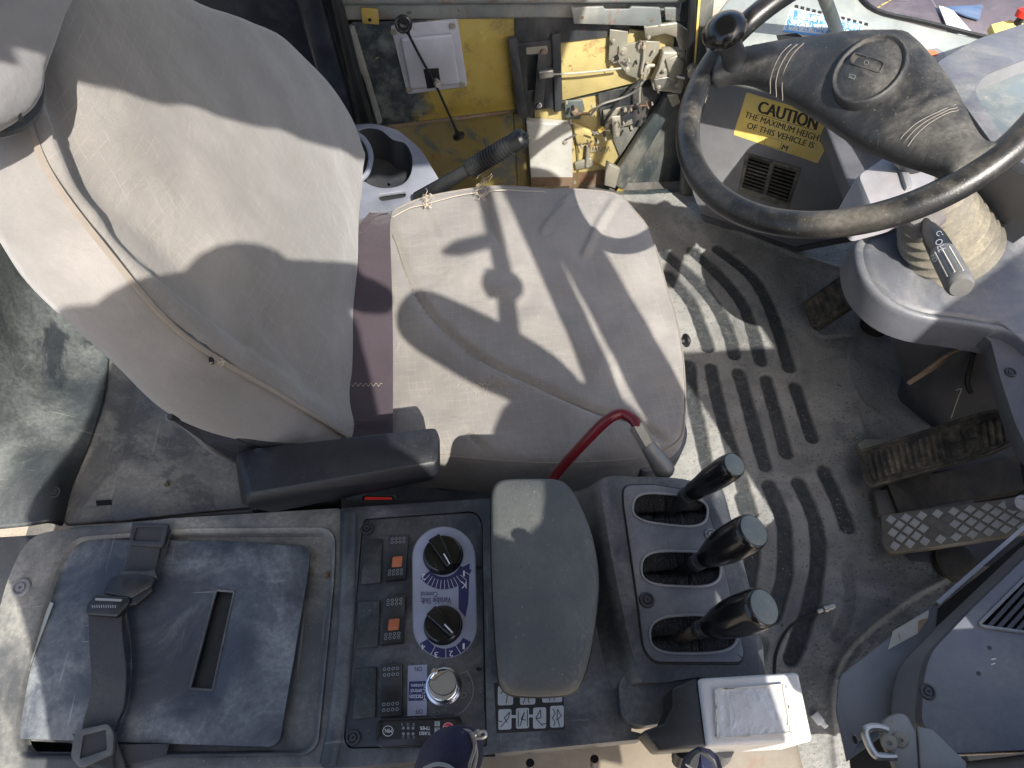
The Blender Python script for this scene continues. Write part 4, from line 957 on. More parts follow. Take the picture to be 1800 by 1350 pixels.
def dial(c, r, ang, t, S=PS, hgt=.012):
    p = S.at(*c, .001)
    kb = lathe('knob', p, S.n, [(0, r*1.06), (.002, r*1.04), (.003, r), (hgt*.7, r*.96), (hgt*.8, r*.9), (hgt*.72, r*.7), (hgt*.7, .0001)], m_gloss, t, seg=40)
    a = math.radians(ang); d = V((math.cos(a), math.sin(a), 0)); s = V((-d.y, d.x, 0)); z = V((0, 0, hgt*.6))
    w1 = r*.30; w0 = r*.36; q = [p-d*r*.9-s*w0+z, p+d*r*.88-s*w1*.7+z, p+d*r*.88+s*w1*.7+z, p-d*r*.9+s*w0+z]
    pr_ = prism('grip_bar', rnd([v+V((0, 0, hgt*.9)) for v in q], .003), V((0, 0, -hgt)), m_gloss, kb, bev=.002, seg=3)
    q2 = p+z+V((0, 0, hgt*.93)); a0 = q2+d*r*.20; b0 = q2+d*r*.82; sw = s*.0008
    mk('pointer_line', [a0-sw, b0-sw, b0+sw, a0+sw], [[0, 1, 2, 3]], m_white, kb, smooth=False)
dial((779, 976), .0245, -62, vs); dial((779, 1099), .0225, -48, vs)
# traction control
tr = thing('traction_dial', PS.at(780, 1205), 'round chrome knob with a painted crescent highlight beside the Traction Control System label', 'dial control')
plate('strip_label', PS, [(717, 1170), (751, 1168), (750, 1257), (716, 1259)], .0006, m_greyprint, tr)
plate('strip_label', PS, [(717, 1170), (751, 1168), (750, 1257), (716, 1259)], .0004, m_lav, tr, h=.0007)
plate('blue_patch', PS, [(719, 1198), (751, 1197), (750, 1231), (718, 1232)], .0003, m_navy, tr, h=.0012)
T_ = PS.up(.0016)
text('words', T_, 'Traction', flip(720, 1221, 749, 1230), m_white, tr, 0); text('words', T_, 'Control', flip(722, 1211, 748, 1219), m_white, tr, 0); text('words', T_, 'System', flip(723, 1200, 748, 1209), m_white, tr, 0)
text('words', PS.up(.0012), 'ON', flip(729, 1172, 742, 1180), m_ink, tr, 0, bold=.01); text('words', PS.up(.0012), 'OFF', flip(730, 1247, 743, 1255), m_ink, tr, 0, bold=.01)
p = PS.at(780, 1207)
ck = lathe('chrome_knob', p, PS.n, [(0, .021), (.002, .021), (.003, .0185), (.010, .018), (.0115, .0172), (.012, .0165), (.0112, .0155), (.0112, .0001)], m_chrome, tr, seg=48)
pc = PS.at(778, 1200, .0112)
plate('crescent', Pl(pc, (0, 0, 1)), [(778+24*math.cos(math.radians(a)), 1198+24*math.sin(math.radians(a))) for a in range(-60, 200, 10)]+[(762, 1196), (772, 1188)], .0010, m_steel2, ck)  # crescent highlight painted on as a steel shape
strokes('crescent_edge', Pl(pc+V((0, 0, .0012)), (0, 0, 1)), [[(778+24*math.cos(math.radians(a)), 1198+24*math.sin(math.radians(a))) for a in range(-60, 200, 10)]+[(762, 1196), (772, 1188), (790, 1178)]], .0006, m_dark, ck)
cyl('finger_dimple', PS.at(764, 1180, .0112), PS.n, .0035, .0016, m_chrome, ck, bev=.0005)
arc = [(780+52*math.cos(math.radians(a)), 1212+50*math.sin(math.radians(a))) for a in range(-45, 135, 6)]
strokes('dial_outline', PS, [[(806, 1184)]+arc[1:-2]], .0007, m_greyprint, tr)
strokes('dial_outline', PS, [[(815+5*math.cos(a*.7), 1222+5*math.sin(a*.7)) for a in range(10)]], .0004, m_greyprint, tr); strokes('dial_outline', PS, [[(768+5*math.cos(a*.7), 1253+4*math.sin(a*.7)) for a in range(10)]], .0004, m_greyprint, tr)
# turbo timer
tt = thing('turbo_timer', PS.at(735, 1285), 'small black turbo timer box with red STOP button at the foot of the panel', 'timer')
TS = PS.up(.012)
tb = plate('case', PS, [(668, 1264), (805, 1258), (812, 1266), (810, 1302), (802, 1310), (668, 1314), (660, 1306), (662, 1270)], .0115, m_gloss, tt, r=.003, bev=.002, h=.0005)
plate('face', TS, [(673, 1269), (801, 1264), (800, 1296), (671, 1300)], .0004, m_ink, tt, r=.002)
F_2 = TS.up(.0008)
def ring(name, S, c, r, wd, mat, par, n=24): strokes(name, S, [[(c[0]+r*math.cos(2*math.pi*k/n), c[1]+r*math.sin(2*math.pi*k/n)) for k in range(n+1)]], wd, mat, par, 0)
ring('button_ring', F_2, (682, 1285), 9, .0006, m_white, tt); text('words', F_2, 'MIN.', flip(675, 1281, 689, 1288), m_white, tt, 0)
for i in range(2):
    for j in range(3): cyl('lamp', F_2.at(709+j*8.5, 1280+i*10), V((0, 0, 1)), .0016, .0006, m_greyprint, tt, seg=12)
text('words', F_2, '3 2 1', flip(706, 1271, 730, 1276), m_greyprint, tt, 0); text('words', F_2, '5 3 2', flip(706, 1294, 730, 1298), m_greyprint, tt, 0)
text('words', F_2, 'TURBO', flip(737, 1286, 757, 1292), m_white, tt, 0); text('words', F_2, 'TIMER', flip(738, 1277, 756, 1283), m_white, tt, 0)
for s, y in (('S', 1268), ('E', 1279), ('B', 1290)):
    plate('letter_tile', F_2, [(764, y), (773, y), (773, y+8.5), (764, y+8.5)], .0002, m_wpaper, tt); text('letter', F_2, s, flip(766, y+1.5, 771, y+7), m_ink, tt, .0005)
plate('stop_button', F_2, [(788+10*math.cos(a*.3), 1279.5+10*math.sin(a*.3)) for a in range(21)], .0003, m_stopred, tt); ring('button_ring', F_2.up(.0005), (788, 1279.5), 9, .0004, m_white, tt)
text('words', F_2, 'STOP', flip(779.5, 1276, 796.5, 1283), m_white, tt, .0006, bold=.01)
# pictogram decal
dc = thing('pictogram_decal', K2.at(930, 1245), 'black decal with rows of white bucket pictograms beside the arm pad', 'decal')
plate('decal_base', K2, [(868, 1200), (990, 1196), (993, 1283), (873, 1289)], .0006, m_ink, dc, r=.001)
DS = K2.up(.0008); D2 = K2.up(.0012)
cells = [(876, 1247, 899, 1283), (907, 1245, 930, 1281), (937, 1244, 960, 1281), (967, 1241, 991, 1279), (875, 1206, 902, 1240), (914, 1206, 941, 1239), (953, 1202, 988, 1235)]
sk = [[[(880, 1278), (894, 1262), (896, 1252), (886, 1262), (892, 1270)], [(876, 1267), (883, 1269)]], [[(911, 1250), (911, 1277)], [(927, 1248), (927, 1276)], [(914, 1276), (922, 1252), (916, 1264), (924, 1266)]],
      [[(942, 1262), (950, 1248), (951, 1262), (942, 1263), (954, 1276)], [(960, 1272), (952, 1273)]], [[(972, 1246), (976, 1254), (971, 1262), (976, 1270), (973, 1276)], [(980, 1247), (987, 1258), (979, 1266), (980, 1247)], [(981, 1266), (984, 1277)]],
      [[(880, 1220), (888, 1208), (896, 1209)], [(890, 1236), (892, 1222), (900, 1214)]], [[(920, 1236), (924, 1222)], [(930, 1236), (928, 1222)]], [[(966, 1232), (968, 1218)], [(974, 1232), (975, 1218)]]]
for (x0, y0, x1, y1), s in zip(cells, sk):
    plate('pictogram_tile', DS, [(x0, y0), (x1, y0-1), (x1, y1-1), (x0, y1)], .0003, m_wpaper, dc, r=.0025)
    strokes('pictogram', D2, s, .0009, m_ink, dc, .0002)
plate('tile_bridge', DS, [(897, 1257), (909, 1257), (909, 1262), (897, 1262)], .0002, m_wpaper, dc); plate('tile_bridge', DS, [(929, 1256), (939, 1256), (939, 1261), (929, 1261)], .0002, m_wpaper, dc)
# ---- lever box
LB = Z(.585)
lv = thing('lever_box', LB.at(1180, 1050), 'raised dark grey lever housing with three brush-lined slots', 'lever housing')
topo = [(1062, 842), (1120, 838), (1200, 842), (1252, 860), (1270, 885), (1336, 1185), (1230, 1190), (1150, 1200), (1122, 1180), (1090, 1050), (1062, 900)]
T0 = cr(pix(LB, topo), 5, True)
cb = sum(T0, V((0, 0, 0)))/len(T0)
def off(p, l, r, dz):
    q = p.copy(); q.z += dz
    q.x += (-l if p.x < cb.x else r)*min(1, abs(p.x-cb.x)/.05); return q
slots = []
for cx, cy, a_, b_, an in ((1178, 896, 66, 27, 6), (1197, 1000, 70, 31, 2), (1219, 1115, 77, 34, -1)):
    L = []
    for k in range(32):
        t = 2*math.pi*k/32; x = a_*abs(math.cos(t))**.6*(1 if math.cos(t) > 0 else -1); y = b_*abs(math.sin(t))**.7*(1 if math.sin(t) > 0 else -1); r_ = math.radians(an); L.append((cx+x*math.cos(r_)-y*math.sin(r_), cy+x*math.sin(r_)+y*math.cos(r_)))
    slots.append(L)
prism('housing_top', T0, V((0, 0, -.004)), m_con, lv, holes=[pix(LB, L) for L in slots])
loft('housing_skirt', [[p for p in T0], [off(p, .007, .006, -.004) for p in T0], [off(p, .012, .010, -.012) for p in T0], [off(p, .022, .012, -.03) for p in T0], [off(p, .045, .016, -.045) for p in T0], [off(p, .052, .02, -.06) for p in T0], [off(p, .05, .024, -.35) for p in T0]], m_con, lv, caps=False, ang=80)
plate('lower_nose', Z(.575), [(1085, 1180), (1150, 1195), (1330, 1186), (1250, 1230), (1190, 1268), (1120, 1278), (1092, 1262)], .03, m_con, lv, h=-.035, r=.02, bev=.009, seg=4)
plo = rnd(pix(LB, [(1097, 853), (1150, 852), (1234, 866), (1262, 950), (1308, 1148), (1302, 1164), (1150, 1163), (1132, 1140), (1122, 1060), (1096, 880)], .004), [.012, 0, .012, 0, .006, .008, .012, .008, 0, .01])
pt = prism('slot_plate', plo, V((0, 0, -.0035)), m_slate_m, lv, holes=[pix(LB, L, .004) for L in slots], bev=.0012)
lc = sum(plo, V((0, 0, 0)))/len(plo)
tube('plate_seam', [lc+(p-lc)*1.012+V((0, 0, -.0036)) for p in plo]+[lc+(plo[0]-lc)*1.012+V((0, 0, -.0036))], .0012, m_blk, lv, seg=6, smooth_path=False)
screw(LB.up(.004), 1137, 1055, m_dark, pt, None, .0095, 0); screw(LB.up(.004), 1249, 940, m_slate, pt, None, .008, 0)
m_brush = MB('brush_bristle'); m_brush = m_brush.out(m_brush.mix(m_brush.ramp(m_brush.noise(500, 2), .55, .7), (.010, .010, .011), (.07, .07, .065)), .8)
plate('well_floor', LB, [(1085, 850), (1260, 850), (1320, 1170), (1130, 1170)], .002, m_void, lv, h=-.06)
for si, L in enumerate(slots):
    rim = pix(LB, L, .0042); c = sum(rim, V((0, 0, 0)))/32
    tube('slot_lip', rim+[rim[0]], .0017, m_slate, pt, seg=8, smooth_path=False)
    vs_ = []; fs_ = []
    ex = (rim[0]-c).length
    for i in range(900):
        t = random.random()*2*math.pi; k = t/(2*math.pi)*32; a = rim[int(k) % 32].lerp(rim[(int(k)+1) % 32], k-int(k))
        side = 1 if a.y > c.y else -1
        e = V((a.x+random.uniform(-.004, .004), a.y+(c.y-a.y)*random.uniform(.72, 1.08), a.z-random.uniform(.008, .014)))
        a = a+V((0, 0, -.005)); m2 = a.lerp(e, .5)+V((0, 0, .002+random.uniform(-.001, .002))); d = V((.0005, 0, 0)); k = len(vs_)
        vs_ += [a-d, a+d, m2+d*.8, m2-d*.8, e]; fs_ += [[k, k+1, k+2, k+3], [k+3, k+2, k+4]]
    o = mk('brush_bristles', vs_, fs_, m_brush, lv, smooth=False); o['kind'] = 'stuff'
    cs = cr(rim, 1, True)
    loft('brush_backing', [[p+V((0, 0, -.007)) for p in rim], [V((p.x, c.y+(p.y-c.y)*.25, c.z-.018)) for p in rim]], m_void, lv, caps=False)
# levers
LV = [((1172, 905), (1212, 868), (1288, 818), .0165, .0165, .612), ((1190, 1010), (1232, 985), (1322, 934), .0218, .0165, .615), ((1196, 1122), (1238, 1104), (1340, 1068), .0222, .0165, .615)]
lab = ['farthest and slimmest of the three black control levers, next to the red lever', 'middle one of the three black control levers on the lever housing', 'nearest of the three black control levers, rust on its neck']
m_cap = plastic('grey_grained_cap', (.13, .15, .145), .5, .3, (.3, .32, .28), 30, .2, bump=1.2, bs=320, upd=False)
for i, (b0, n0, e0, rr, rn, zt) in enumerate(LV):
    b = Z(.560).at(*b0); n1 = Z(.605).at(*n0); e = Z(.690).at(*e0); t = thing('control_lever', b, lab[i], 'control lever', 'black control levers on the housing')
    d = (e-n1).normalized(); ln = (e-n1).length
    tube('shaft', [b-(n1-b)*.6, b, n1, n1+d*.02], .0075, m_rust if i == 2 else m_blk, t, n=4)
    lathe('neck', n1-d*.014, d, [(0, .0088), (.002, .0102), (.010, .0105), (.011, .0098), (.013, .0098), (.014, .0106), (.028, .0106)], m_dark, t, seg=20)
    R = rr
    lathe('handle', n1, d, [(0, .0095), (.006, .0105), (ln*.12, .0125), (ln*.3, R*.80), (ln*.5, R*.95), (ln*.7, R), (ln*.88, R*.99), (ln*.96, R*.96), (ln, R*.92), (ln+.0025, R*.86), (ln+.003, R*.80), (ln+.003, .0001)], m_gloss, t, seg=36, ang=50)
    lathe('end_cap', n1+d*(ln+.0028), d, [(0, R*.80), (.0008, R*.79), (.0014, R*.7), (.0018, .0001)], m_cap, t, seg=36)
# arm pad
ap = thing('arm_pad', Z(.64).at(950, 1030), 'grained grey vinyl arm rest pad over the console, one curved side', 'arm pad')
AP = Z(.655)
m_leather = MB('grained_vinyl'); q = m_leather
v2 = q.vor(260, 'DISTANCE_TO_EDGE', None); 
base = q.mix(q.ramp(q.noise(9, 6, .65), .35, .7), (.075, .08, .078), (.12, .122, .115)); base = q.mix(q.ramp(q.noise(350, 2), .70, .76, 0, .6), base, (.4, .4, .36))
nb = q.noise(150, 5, .6, stretch=(2.2, 1, 1), dist=1.6); hb = q.math('ABSOLUTE', q.math('SUBTRACT', nb, .5))
m_leather = q.out(base, .52, 0, q.bump(q.ramp(hb, 0, .05), .6, .0010, q.bump(v2, .2, .0006)), .5)
pad = cr(pix(AP, [(863, 900), (864, 865), (874, 846), (895, 840), (940, 839), (980, 841), (1003, 856), (1025, 895), (1043, 945), (1053, 1010), (1050, 1070), (1040, 1140), (1024, 1195), (1008, 1214), (980, 1221), (930, 1222), (896, 1218), (880, 1203), (874, 1170), (868, 1080), (864, 990)]), 5, True)
dome('pad_cushion', pad, V((0, 0, 1)), [(.90, -.034), (.95, -.032), (.985, -.022), (1.0, -.010), (.995, -.003), (.97, .003), (.93, .0065), (.8, .010), (.5, .0125), (.02, .013)], m_leather, ap, ang=90)
tube('pad_piping', [sum(pad, V((0, 0, 0)))/len(pad)+(p-sum(pad, V((0, 0, 0)))/len(pad))*.995+V((0, 0, -.012)) for p in pad+[pad[0]]], .0018, m_blk, ap, seg=6, smooth_path=False)
plate('pad_bracket', Z(.55), [(900, 880), (1010, 880), (1010, 1180), (900, 1180)], .07, m_blk, ap)
# white box at the near end
bx = thing('monitor_box', Z(.62).at(1330, 1250), 'white box with taped crinkled window beside the nearest lever', 'box')
BS = Z(.655)
plate('box_body', BS, [(1228, 1192), (1404, 1181), (1430, 1303), (1243, 1313)], .09, m_box, bx, h=-.09, bev=.004, seg=3)
plate('crinkled_window', BS, [(1257, 1213), (1376, 1203), (1391, 1288), (1262, 1298)], .001, m_film, bx, h=.0012, r=.001)
tp_ = []
for i in range(26):
    x, y, a = random.choice([(random.uniform(1258, 1376), 1210, 0), (random.uniform(1262, 1390), 1294, 0), (1259, random.uniform(1212, 1296), 1), (1386, random.uniform(1206, 1288), 1)])
    tp_.append([(x, y), (x+(5 if not a else random.uniform(-1, 1)), y+(5 if a else random.uniform(-1, 1)))])
strokes('tape_edge', BS, tp_+[[(1257, 1213), (1376, 1203), (1391, 1288), (1262, 1298), (1257, 1213)]], .0012, m_cream, bx, .003)
plate('dark_side_cover', BS, [(1226, 1190), (1243, 1313), (1160, 1320), (1130, 1285), (1166, 1272), (1182, 1240), (1180, 1210)], .05, m_blk, bx, h=-.055, bev=.003)
for x, y in ((1196, 1330), (1268, 1329)): lathe('foot_bolt', Z(.56).at(x, y), V((0, -.3, -1)), [(-.02, .010), (.0, .010), (.0, .008), (.012, .008)], m_blk if x < 1200 else m_slate, bx, seg=12)
for x, y in ((932, 1345), (1045, 1338)): 
    o = lathe('sill_plug', Z(.485).at(x, y-4), V((0, -.3, -1)), [(0, .005), (.004, .005), (.006, .004), (.02, .004)], m_blk, None, seg=16); tag(o, 'black plug under the console lip, %s' % ('below the pictogram decal' if x < 1000 else 'towards the white box'), 'plug', 'plugs under the console lip')
# ================================================================ FRONT: dash, column, wheel
# lower left dash panel
a = Z(0).at(1238, 388); b = Z(0).at(1395, 437); LP = three(a, b, a+V((.03, .06, .45)))
dp = thing('lower_dash_panel', a.lerp(b, .5), 'slate grey lower dash panel carrying a yellow caution sticker and square vent', 'dash panel')
vent = pix(LP, [(1312, 268), (1408, 296), (1386, 366), (1297, 336)])
pl5 = rnd(pix(LP, [(1238, 388), (1216, 335), (1222, 240), (1258, 120), (1560, 190), (1600, 400), (1500, 420), (1395, 437)]), [.02, .02, .03, .03, 0, 0, 0, .01])
prism('panel_face', pl5, -LP.n*.012, m_slate, dp, holes=[vent], bev=.003)
plate('panel_foot', LP, [(1232, 378), (1244, 396), (1396, 444), (1500, 424), (1500, 415), (1395, 436)], .006, m_slate_d, dp, h=.0)
side = [p-LP.n*.01 for p in pl5[:16]]
V_ = LP.up(-.012)
plate('vent_back', LP, [(1300, 255), (1420, 285), (1398, 375), (1285, 345)], .002, m_void, dp, h=-.03)
vf = thing('vent_grille', vent[0], 'square dusty black louvred vent below the yellow sticker', 'vent')
P = vent
def on4(u, v, h): return P[0].lerp(P[3], v).lerp(P[1].lerp(P[2], v), u)+LP.n*h
m_vent = plastic('dusty_vent_plastic', (.06, .058, .052), .6, .9, (.26, .24, .19), 20, .2, upd=False)
def bar(name, u0, v0, u1, v1, h0, h1, par, mat):
    t_ = [on4(u0, v0, h0), on4(u1, v0, h0), on4(u1, v1, h0), on4(u0, v1, h0)]
    prism(name, t_, LP.n*(h1-h0), mat, par, bev=.0008)
bar('frame_bar', 0, 0, 1, .06, .003, -.012, vf, m_vent); bar('frame_bar', 0, .86, 1, 1, .003, -.012, vf, m_vent); bar('frame_bar', 0, .06, .06, .86, .0028, -.012, vf, m_vent); bar('frame_bar', .94, .06, 1, .86, .0028, -.012, vf, m_vent)
bar('centre_bar', .46, .06, .54, .86, .002, -.010, vf, m_vent)
for i in range(9):
    v = .085+i*.088
    for u0, u1 in ((.06, .46), (.54, .94)):
        q = [on4(u0, v, 0), on4(u1, v, 0), on4(u1, v+.066, -.005), on4(u0, v+.066, -.005)]
        prism('louvre', q, -LP.n*.0015, m_vent, vf)
st = thing('caution_sticker', LP.at(1378, 225), 'yellow caution sticker about vehicle height on the slate dash panel', 'sticker')
plate('sticker_sheet', LP, [(1312, 163), (1318, 164), (1448, 203), (1451, 212), (1459, 246), (1437, 287), (1290, 237), (1292, 226), (1302, 196)], .0006, m_yel, st)
S1 = LP.up(.0008)
text('words', S1, 'CAUTION', [(1331, 197), (1434, 229), (1440, 206), (1337, 177)], m_ink, st, 0, bold=.05)
strokes('underline', S1, [[(1331, 200), (1431, 229)]], .0012, m_ink, st, .0002)
text('words', S1, 'THE MAXIMUM HEIGHT', [(1308, 206), (1445, 251), (1449, 240), (1312, 196)], m_ink, st, 0, bold=.022)
text('words', S1, 'OF THIS VEHICLE IS', [(1312, 225), (1429, 261), (1433, 251), (1316, 215)], m_ink, st, 0, bold=.022)
text('words', S1, 'M', [(1373, 263), (1382, 266), (1386, 257), (1377, 254)], m_ink, st, 0, bold=.022)
strokes('blank_box', S1, [[(1347, 240), (1375, 248), (1371, 262), (1343, 254), (1347, 240)]], .0008, m_ink, st, .0002)
for i in range(12):
    x, y = random.choice([(1320, 225), (1335, 235), (1420, 262), (1445, 245), (1310, 205), (1400, 270)]); x += random.uniform(-12, 12); y += random.uniform(-8, 8)
    strokes('crease', S1, [[(x, y), (x+random.uniform(-5, 5), y+random.uniform(2, 6)), (x+random.uniform(-7, 7), y+random.uniform(6, 12))]], .0004, m_dark, st, .0003)
# upper dash
DT = three(Z(.50).at(1265, 130), Z(.50).at(1560, 200), Z(.58).at(1400, 0))
ud = thing('upper_dash', DT.at(1450, 60), 'pale dusty dash top behind the steering wheel below the windscreen', 'dash')
plate('dash_top', DT, [(1256, 135), (1240, 70), (1262, 20), (1300, -30), (1480, -60), (1540, 22), (1640, 48), (1740, 70), (1850, 90), (1850, 330), (1700, 260), (1560, 205)], .02, m_pale, ud, h=-.02, r=.02, bev=.006)
plate('dash_groove', DT, [(1270, 45), (1290, 18), (1340, 5), (1345, 12), (1300, 24), (1278, 50)], .001, m_slate, ud)
plate('dash_switch', DT, [(1618, 88), (1648, 84), (1662, 92), (1662, 104), (1640, 112), (1622, 104)], .012, m_slate, ud, bev=.002)
plate('indicator_lens', DT, [(1630, 88), (1646, 89), (1648, 97), (1634, 97)], .002, m_orange, ud, h=.0122)
plate('dark_recess', DT, [(1365, 62), (1400, 58), (1420, 70), (1370, 78)], .001, m_void, ud); plate('dark_recess', DT, [(1655, 112), (1690, 125), (1680, 170), (1660, 150)], .001, m_void, ud)
for i in range(13):
    x = 1398+i*10.2; y = 8+i*2.6
    plate('serration', DT, [(x, y), (x+6, y+1.6), (x+5, y+6), (x-1, y+4.4)], .0012, m_ink, ud)
sb2 = thing('seat_belt_sticker', DT.at(1440, 40), 'worn blue and white seat belt notice on the dash top behind the tube', 'sticker')
plate('sticker_sheet', DT, [(1390, 14), (1519, 40), (1508, 66), (1375, 54)], .0008, m_wpaper, sb2, r=.001)
m_bw = MB('worn_blue_print'); m_bw = m_bw.out(m_bw.mix(m_bw.ramp(m_bw.noise(150, 4, .8, stretch=(1, .4, 1)), .45, .56), (.04, .17, .38), (.38, .45, .48)), .5)
plate('blue_field', DT, [(1392, 16), (1516, 42), (1507, 63), (1378, 51)], .0003, m_bw, sb2, h=.0009)
S1 = DT.up(.0014)
text('words', S1, 'SEAT BELTS', [(1403, 32), (1500, 52), (1503, 43), (1406, 23)], m_wpaper, sb2, 0, bold=.01)
text('words', S1, 'SHALL BE WORN', [(1387, 43), (1505, 64), (1507, 55), (1390, 33)], m_wpaper, sb2, 0, bold=.01)
text('words', S1, 'AT ALL TIMES', [(1391, 53), (1498, 72), (1500, 64), (1394, 44)], m_wpaper, sb2, 0, bold=.01)
plate('blue_line', DT, [(1377, 52), (1500, 68), (1499, 71), (1376, 55)], .0003, m_blue, sb2, h=.0012)
# black handrail tube
hr_ = thing('grab_tube', Z(.62).at(1465, 40), 'dark scuffed tube rising from the dash top across the blue sticker', 'grab rail')
tube('tube', [Z(.52).at(1478, 70), Z(.60).at(1466, 40), Z(.72).at(1440, -30), Z(.78).at(1425, -70)], .0125, m_teal, hr_, seg=14)
lathe('collar', Z(.53).at(1476, 66), Z(.60).at(1466, 40)-Z(.52).at(1478, 70), [(-.01, .0165), (.02, .0165), (.022, .013)], m_slate, hr_, seg=18)
# outside, beyond the windscreen
oh = thing('engine_hood', Z(.45).at(1650, 10), 'brown-purple front bodywork with painted blue reflection and pale glare, seen past the dash edge', 'bodywork')
m_hood = plastic('dull_purple_paint', (.10, .08, .088), .35, .5, (.28, .25, .25), 5, .2, scr=.6, upd=False)
plate('hood_top', Z(.44), [(1400, -120), (1480, -50), (1536, 20), (1640, 48), (1745, 70), (1880, 80), (1880, -140)], .03, m_hood, oh, h=0)
plate('blue_patch', Z(.475), [(1660, 12), (1728, 8), (1722, 34), (1700, 28)], .003, plastic('blue_reflection', (.07, .12, .22), .4, .6), oh)  # reflection on the glossy hood, painted as a blue plate
plate('pale_glare', Z(.475), [(1650, 10), (1672, 14), (1712, 60), (1690, 64), (1664, 44)], .002, m_lilac, oh, h=.001)  # glare on the hood, painted as a pale plate
tube('windscreen_seal', [DT.at(x, y, .004) for x, y in [(1455, -60), (1500, -20), (1540, 18), (1630, 40), (1735, 66), (1850, 86)]], .005, m_blk, oh, seg=8)
strokes('pale_streak', Z(.475), [[(1525, 26), (1548, 10), (1562, 2), (1572, -6)]], .005, m_sand, oh, .001)
o = thing('beacon_switch', DT.at(1765, 50), 'red capped knob on a yellow block at the top right dash edge', 'knob')
plate('yellow_block', DT, [(1742, 42), (1775, 34), (1800, 40), (1800, 62), (1752, 66)], .02, m_yel, o, h=.002, bev=.002)
lathe('stem', DT.at(1788, 42, .02), V((0, 0, 1)), [(0, .008), (.02, .006), (.03, .008)], m_blk, o, seg=14); lathe('red_cap', DT.at(1792, 30, .04), V((.2, .2, 1)), [(0, .010), (.012, .012), (.016, .008), (.018, .001)], m_redb, o, seg=20)
# instrument pod
IP = Z(.66)
ip = thing('instrument_pod', IP.at(1760, 150), 'grey instrument hood with dusty clear window right of the wheel hub', 'instrument pod')
inner = rnd(pix(IP, [(1712, 160), (1731, 130), (1830, 92), (1880, 120), (1860, 300), (1768, 248)]), .02)
outr = rnd(pix(IP, [(1642, 112), (1717, 68), (1850, 25), (1960, 100), (1900, 340), (1752, 262)]), [.02, .03, .04, 0, 0, .01])
prism('pod_hood', outr, V((0, 0, -.02)), m_slate_m, ip, holes=[inner], bev=.006, seg=3)
ic = sum(inner, V((0, 0, 0)))/len(inner)
loft('inner_bezel', [[p+V((0, 0, -.004)) for p in inner], [ic+(p-ic)*.93+V((0, 0, -.035)) for p in inner]], m_slate, ip, caps=False)
mk('gauge_window', [ic+(p-ic)*.95+V((0, 0, -.03)) for p in inner], [list(range(len(inner)))], plastic('dusty_window', (.13, .155, .165), .12, .9, (.36, .33, .24), 5, .2, upd=False), ip, smooth=False)
loft('pod_body', [[p+V((0, 0, -.018)) for p in outr], [p+V((.05, .08, -.2)) for p in outr]], m_slate, ip, caps=False)
# column
cl = thing('steering_column', Z(.5).at(1600, 400), 'dusty steering column with ribbed rubber boot and pale shroud under the wheel', 'steering column')
CB = Z(.42)
base = pix(CB, [(1500, 440), (1512, 415), (1560, 395), (1620, 330), (1850, 300), (1850, 600), (1770, 585), (1700, 572), (1620, 560), (1560, 535), (1515, 490)])
bb = cr(base, 4, True); bc = sum(bb, V((0, 0, 0)))/len(bb)
dome('column_base', bb, V((0, 0, 1)), [(.99, -.07), (1.0, -.05), (1.0, -.012), (.99, -.003), (.965, .002), (.93, .0035), (.90, .001), (.87, -.002), (.84, .002), (.80, .004), (.3, .004), (.01, .004)], m_slate_m, cl, ang=60)  # column base toned darker to paint in shade
rg = []
for z, L in ((.36, [(1545, 552), (1600, 572), (1700, 580), (1850, 575), (1850, 430), (1560, 430)]), (.19, [(1570, 618), (1625, 655), (1720, 668), (1850, 660), (1860, 500), (1590, 520)]), (.03, [(1590, 690), (1650, 742), (1740, 752), (1860, 745), (1870, 600), (1610, 610)]), (0.0, [(1575, 700), (1645, 755), (1740, 765), (1870, 755), (1880, 600), (1600, 610)])):
    rg.append(rnd(pix(Z(z), L), .02, 4))
loft('lower_column', rg, m_slate_d, cl, caps=True, ang=50)
rgs = []; p0 = Z(.435).at(1672, 440); p1 = Z(.60).at(1628, 320); n_r = 9
prof = []
for i in range(n_r):
    s = i/n_r; R = .088*(1-s)+.045*s; d_ = (p1-p0).length/n_r
    prof += [(i*d_, R*.86), (i*d_+d_*.35, R), (i*d_+d_*.62, R*1.0), (i*d_+d_*.9, R*.87)]
bt = lathe('rubber_boot', p0, (p1-p0), prof, m_boot, cl, seg=48, ang=40)
sh = rnd(pix(Z(.63), [(1502, 312), (1574, 262), (1590, 255), (1650, 300), (1640, 330), (1594, 352), (1526, 370)]), .012, 4)
sc0 = sum(sh, V((0, 0, 0)))/len(sh)
m_shr = plastic('pale_shroud', (.24, .235, .25), .45, .5, (.4, .38, .36), 7, .15, bump=.1)
loft('column_shroud', [[sc0+(p-sc0)*.93+V((0, 0, .004)) for p in sh], [p+V((0, 0, -.006)) for p in sh], [sc0+(p-sc0)*1.03+V((0, 0, -.07)) for p in sh]], m_shr, cl, ang=50)
prism('shroud_ridge', rnd(pix(Z(.642), [(1574, 266), (1586, 264), (1606, 326), (1594, 330)]), .003), V((0, 0, -.02)), m_slate, cl, bev=.003)
plate('column_flank', Z(.46), [(1450, 215), (1480, 190), (1600, 200), (1680, 300), (1660, 380), (1512, 372)], .04, m_slate_d, cl, h=-.05, r=.01, bev=.006)
plate('flank_hole', Z(.47), [(1498, 236), (1530, 232), (1554, 248), (1540, 258), (1512, 252)], .001, m_void, cl, h=.0)
tube('inner_shaft', [Z(.50).at(1640, 330), V((.456, .727, .90))], .02, m_dark, cl, seg=16)
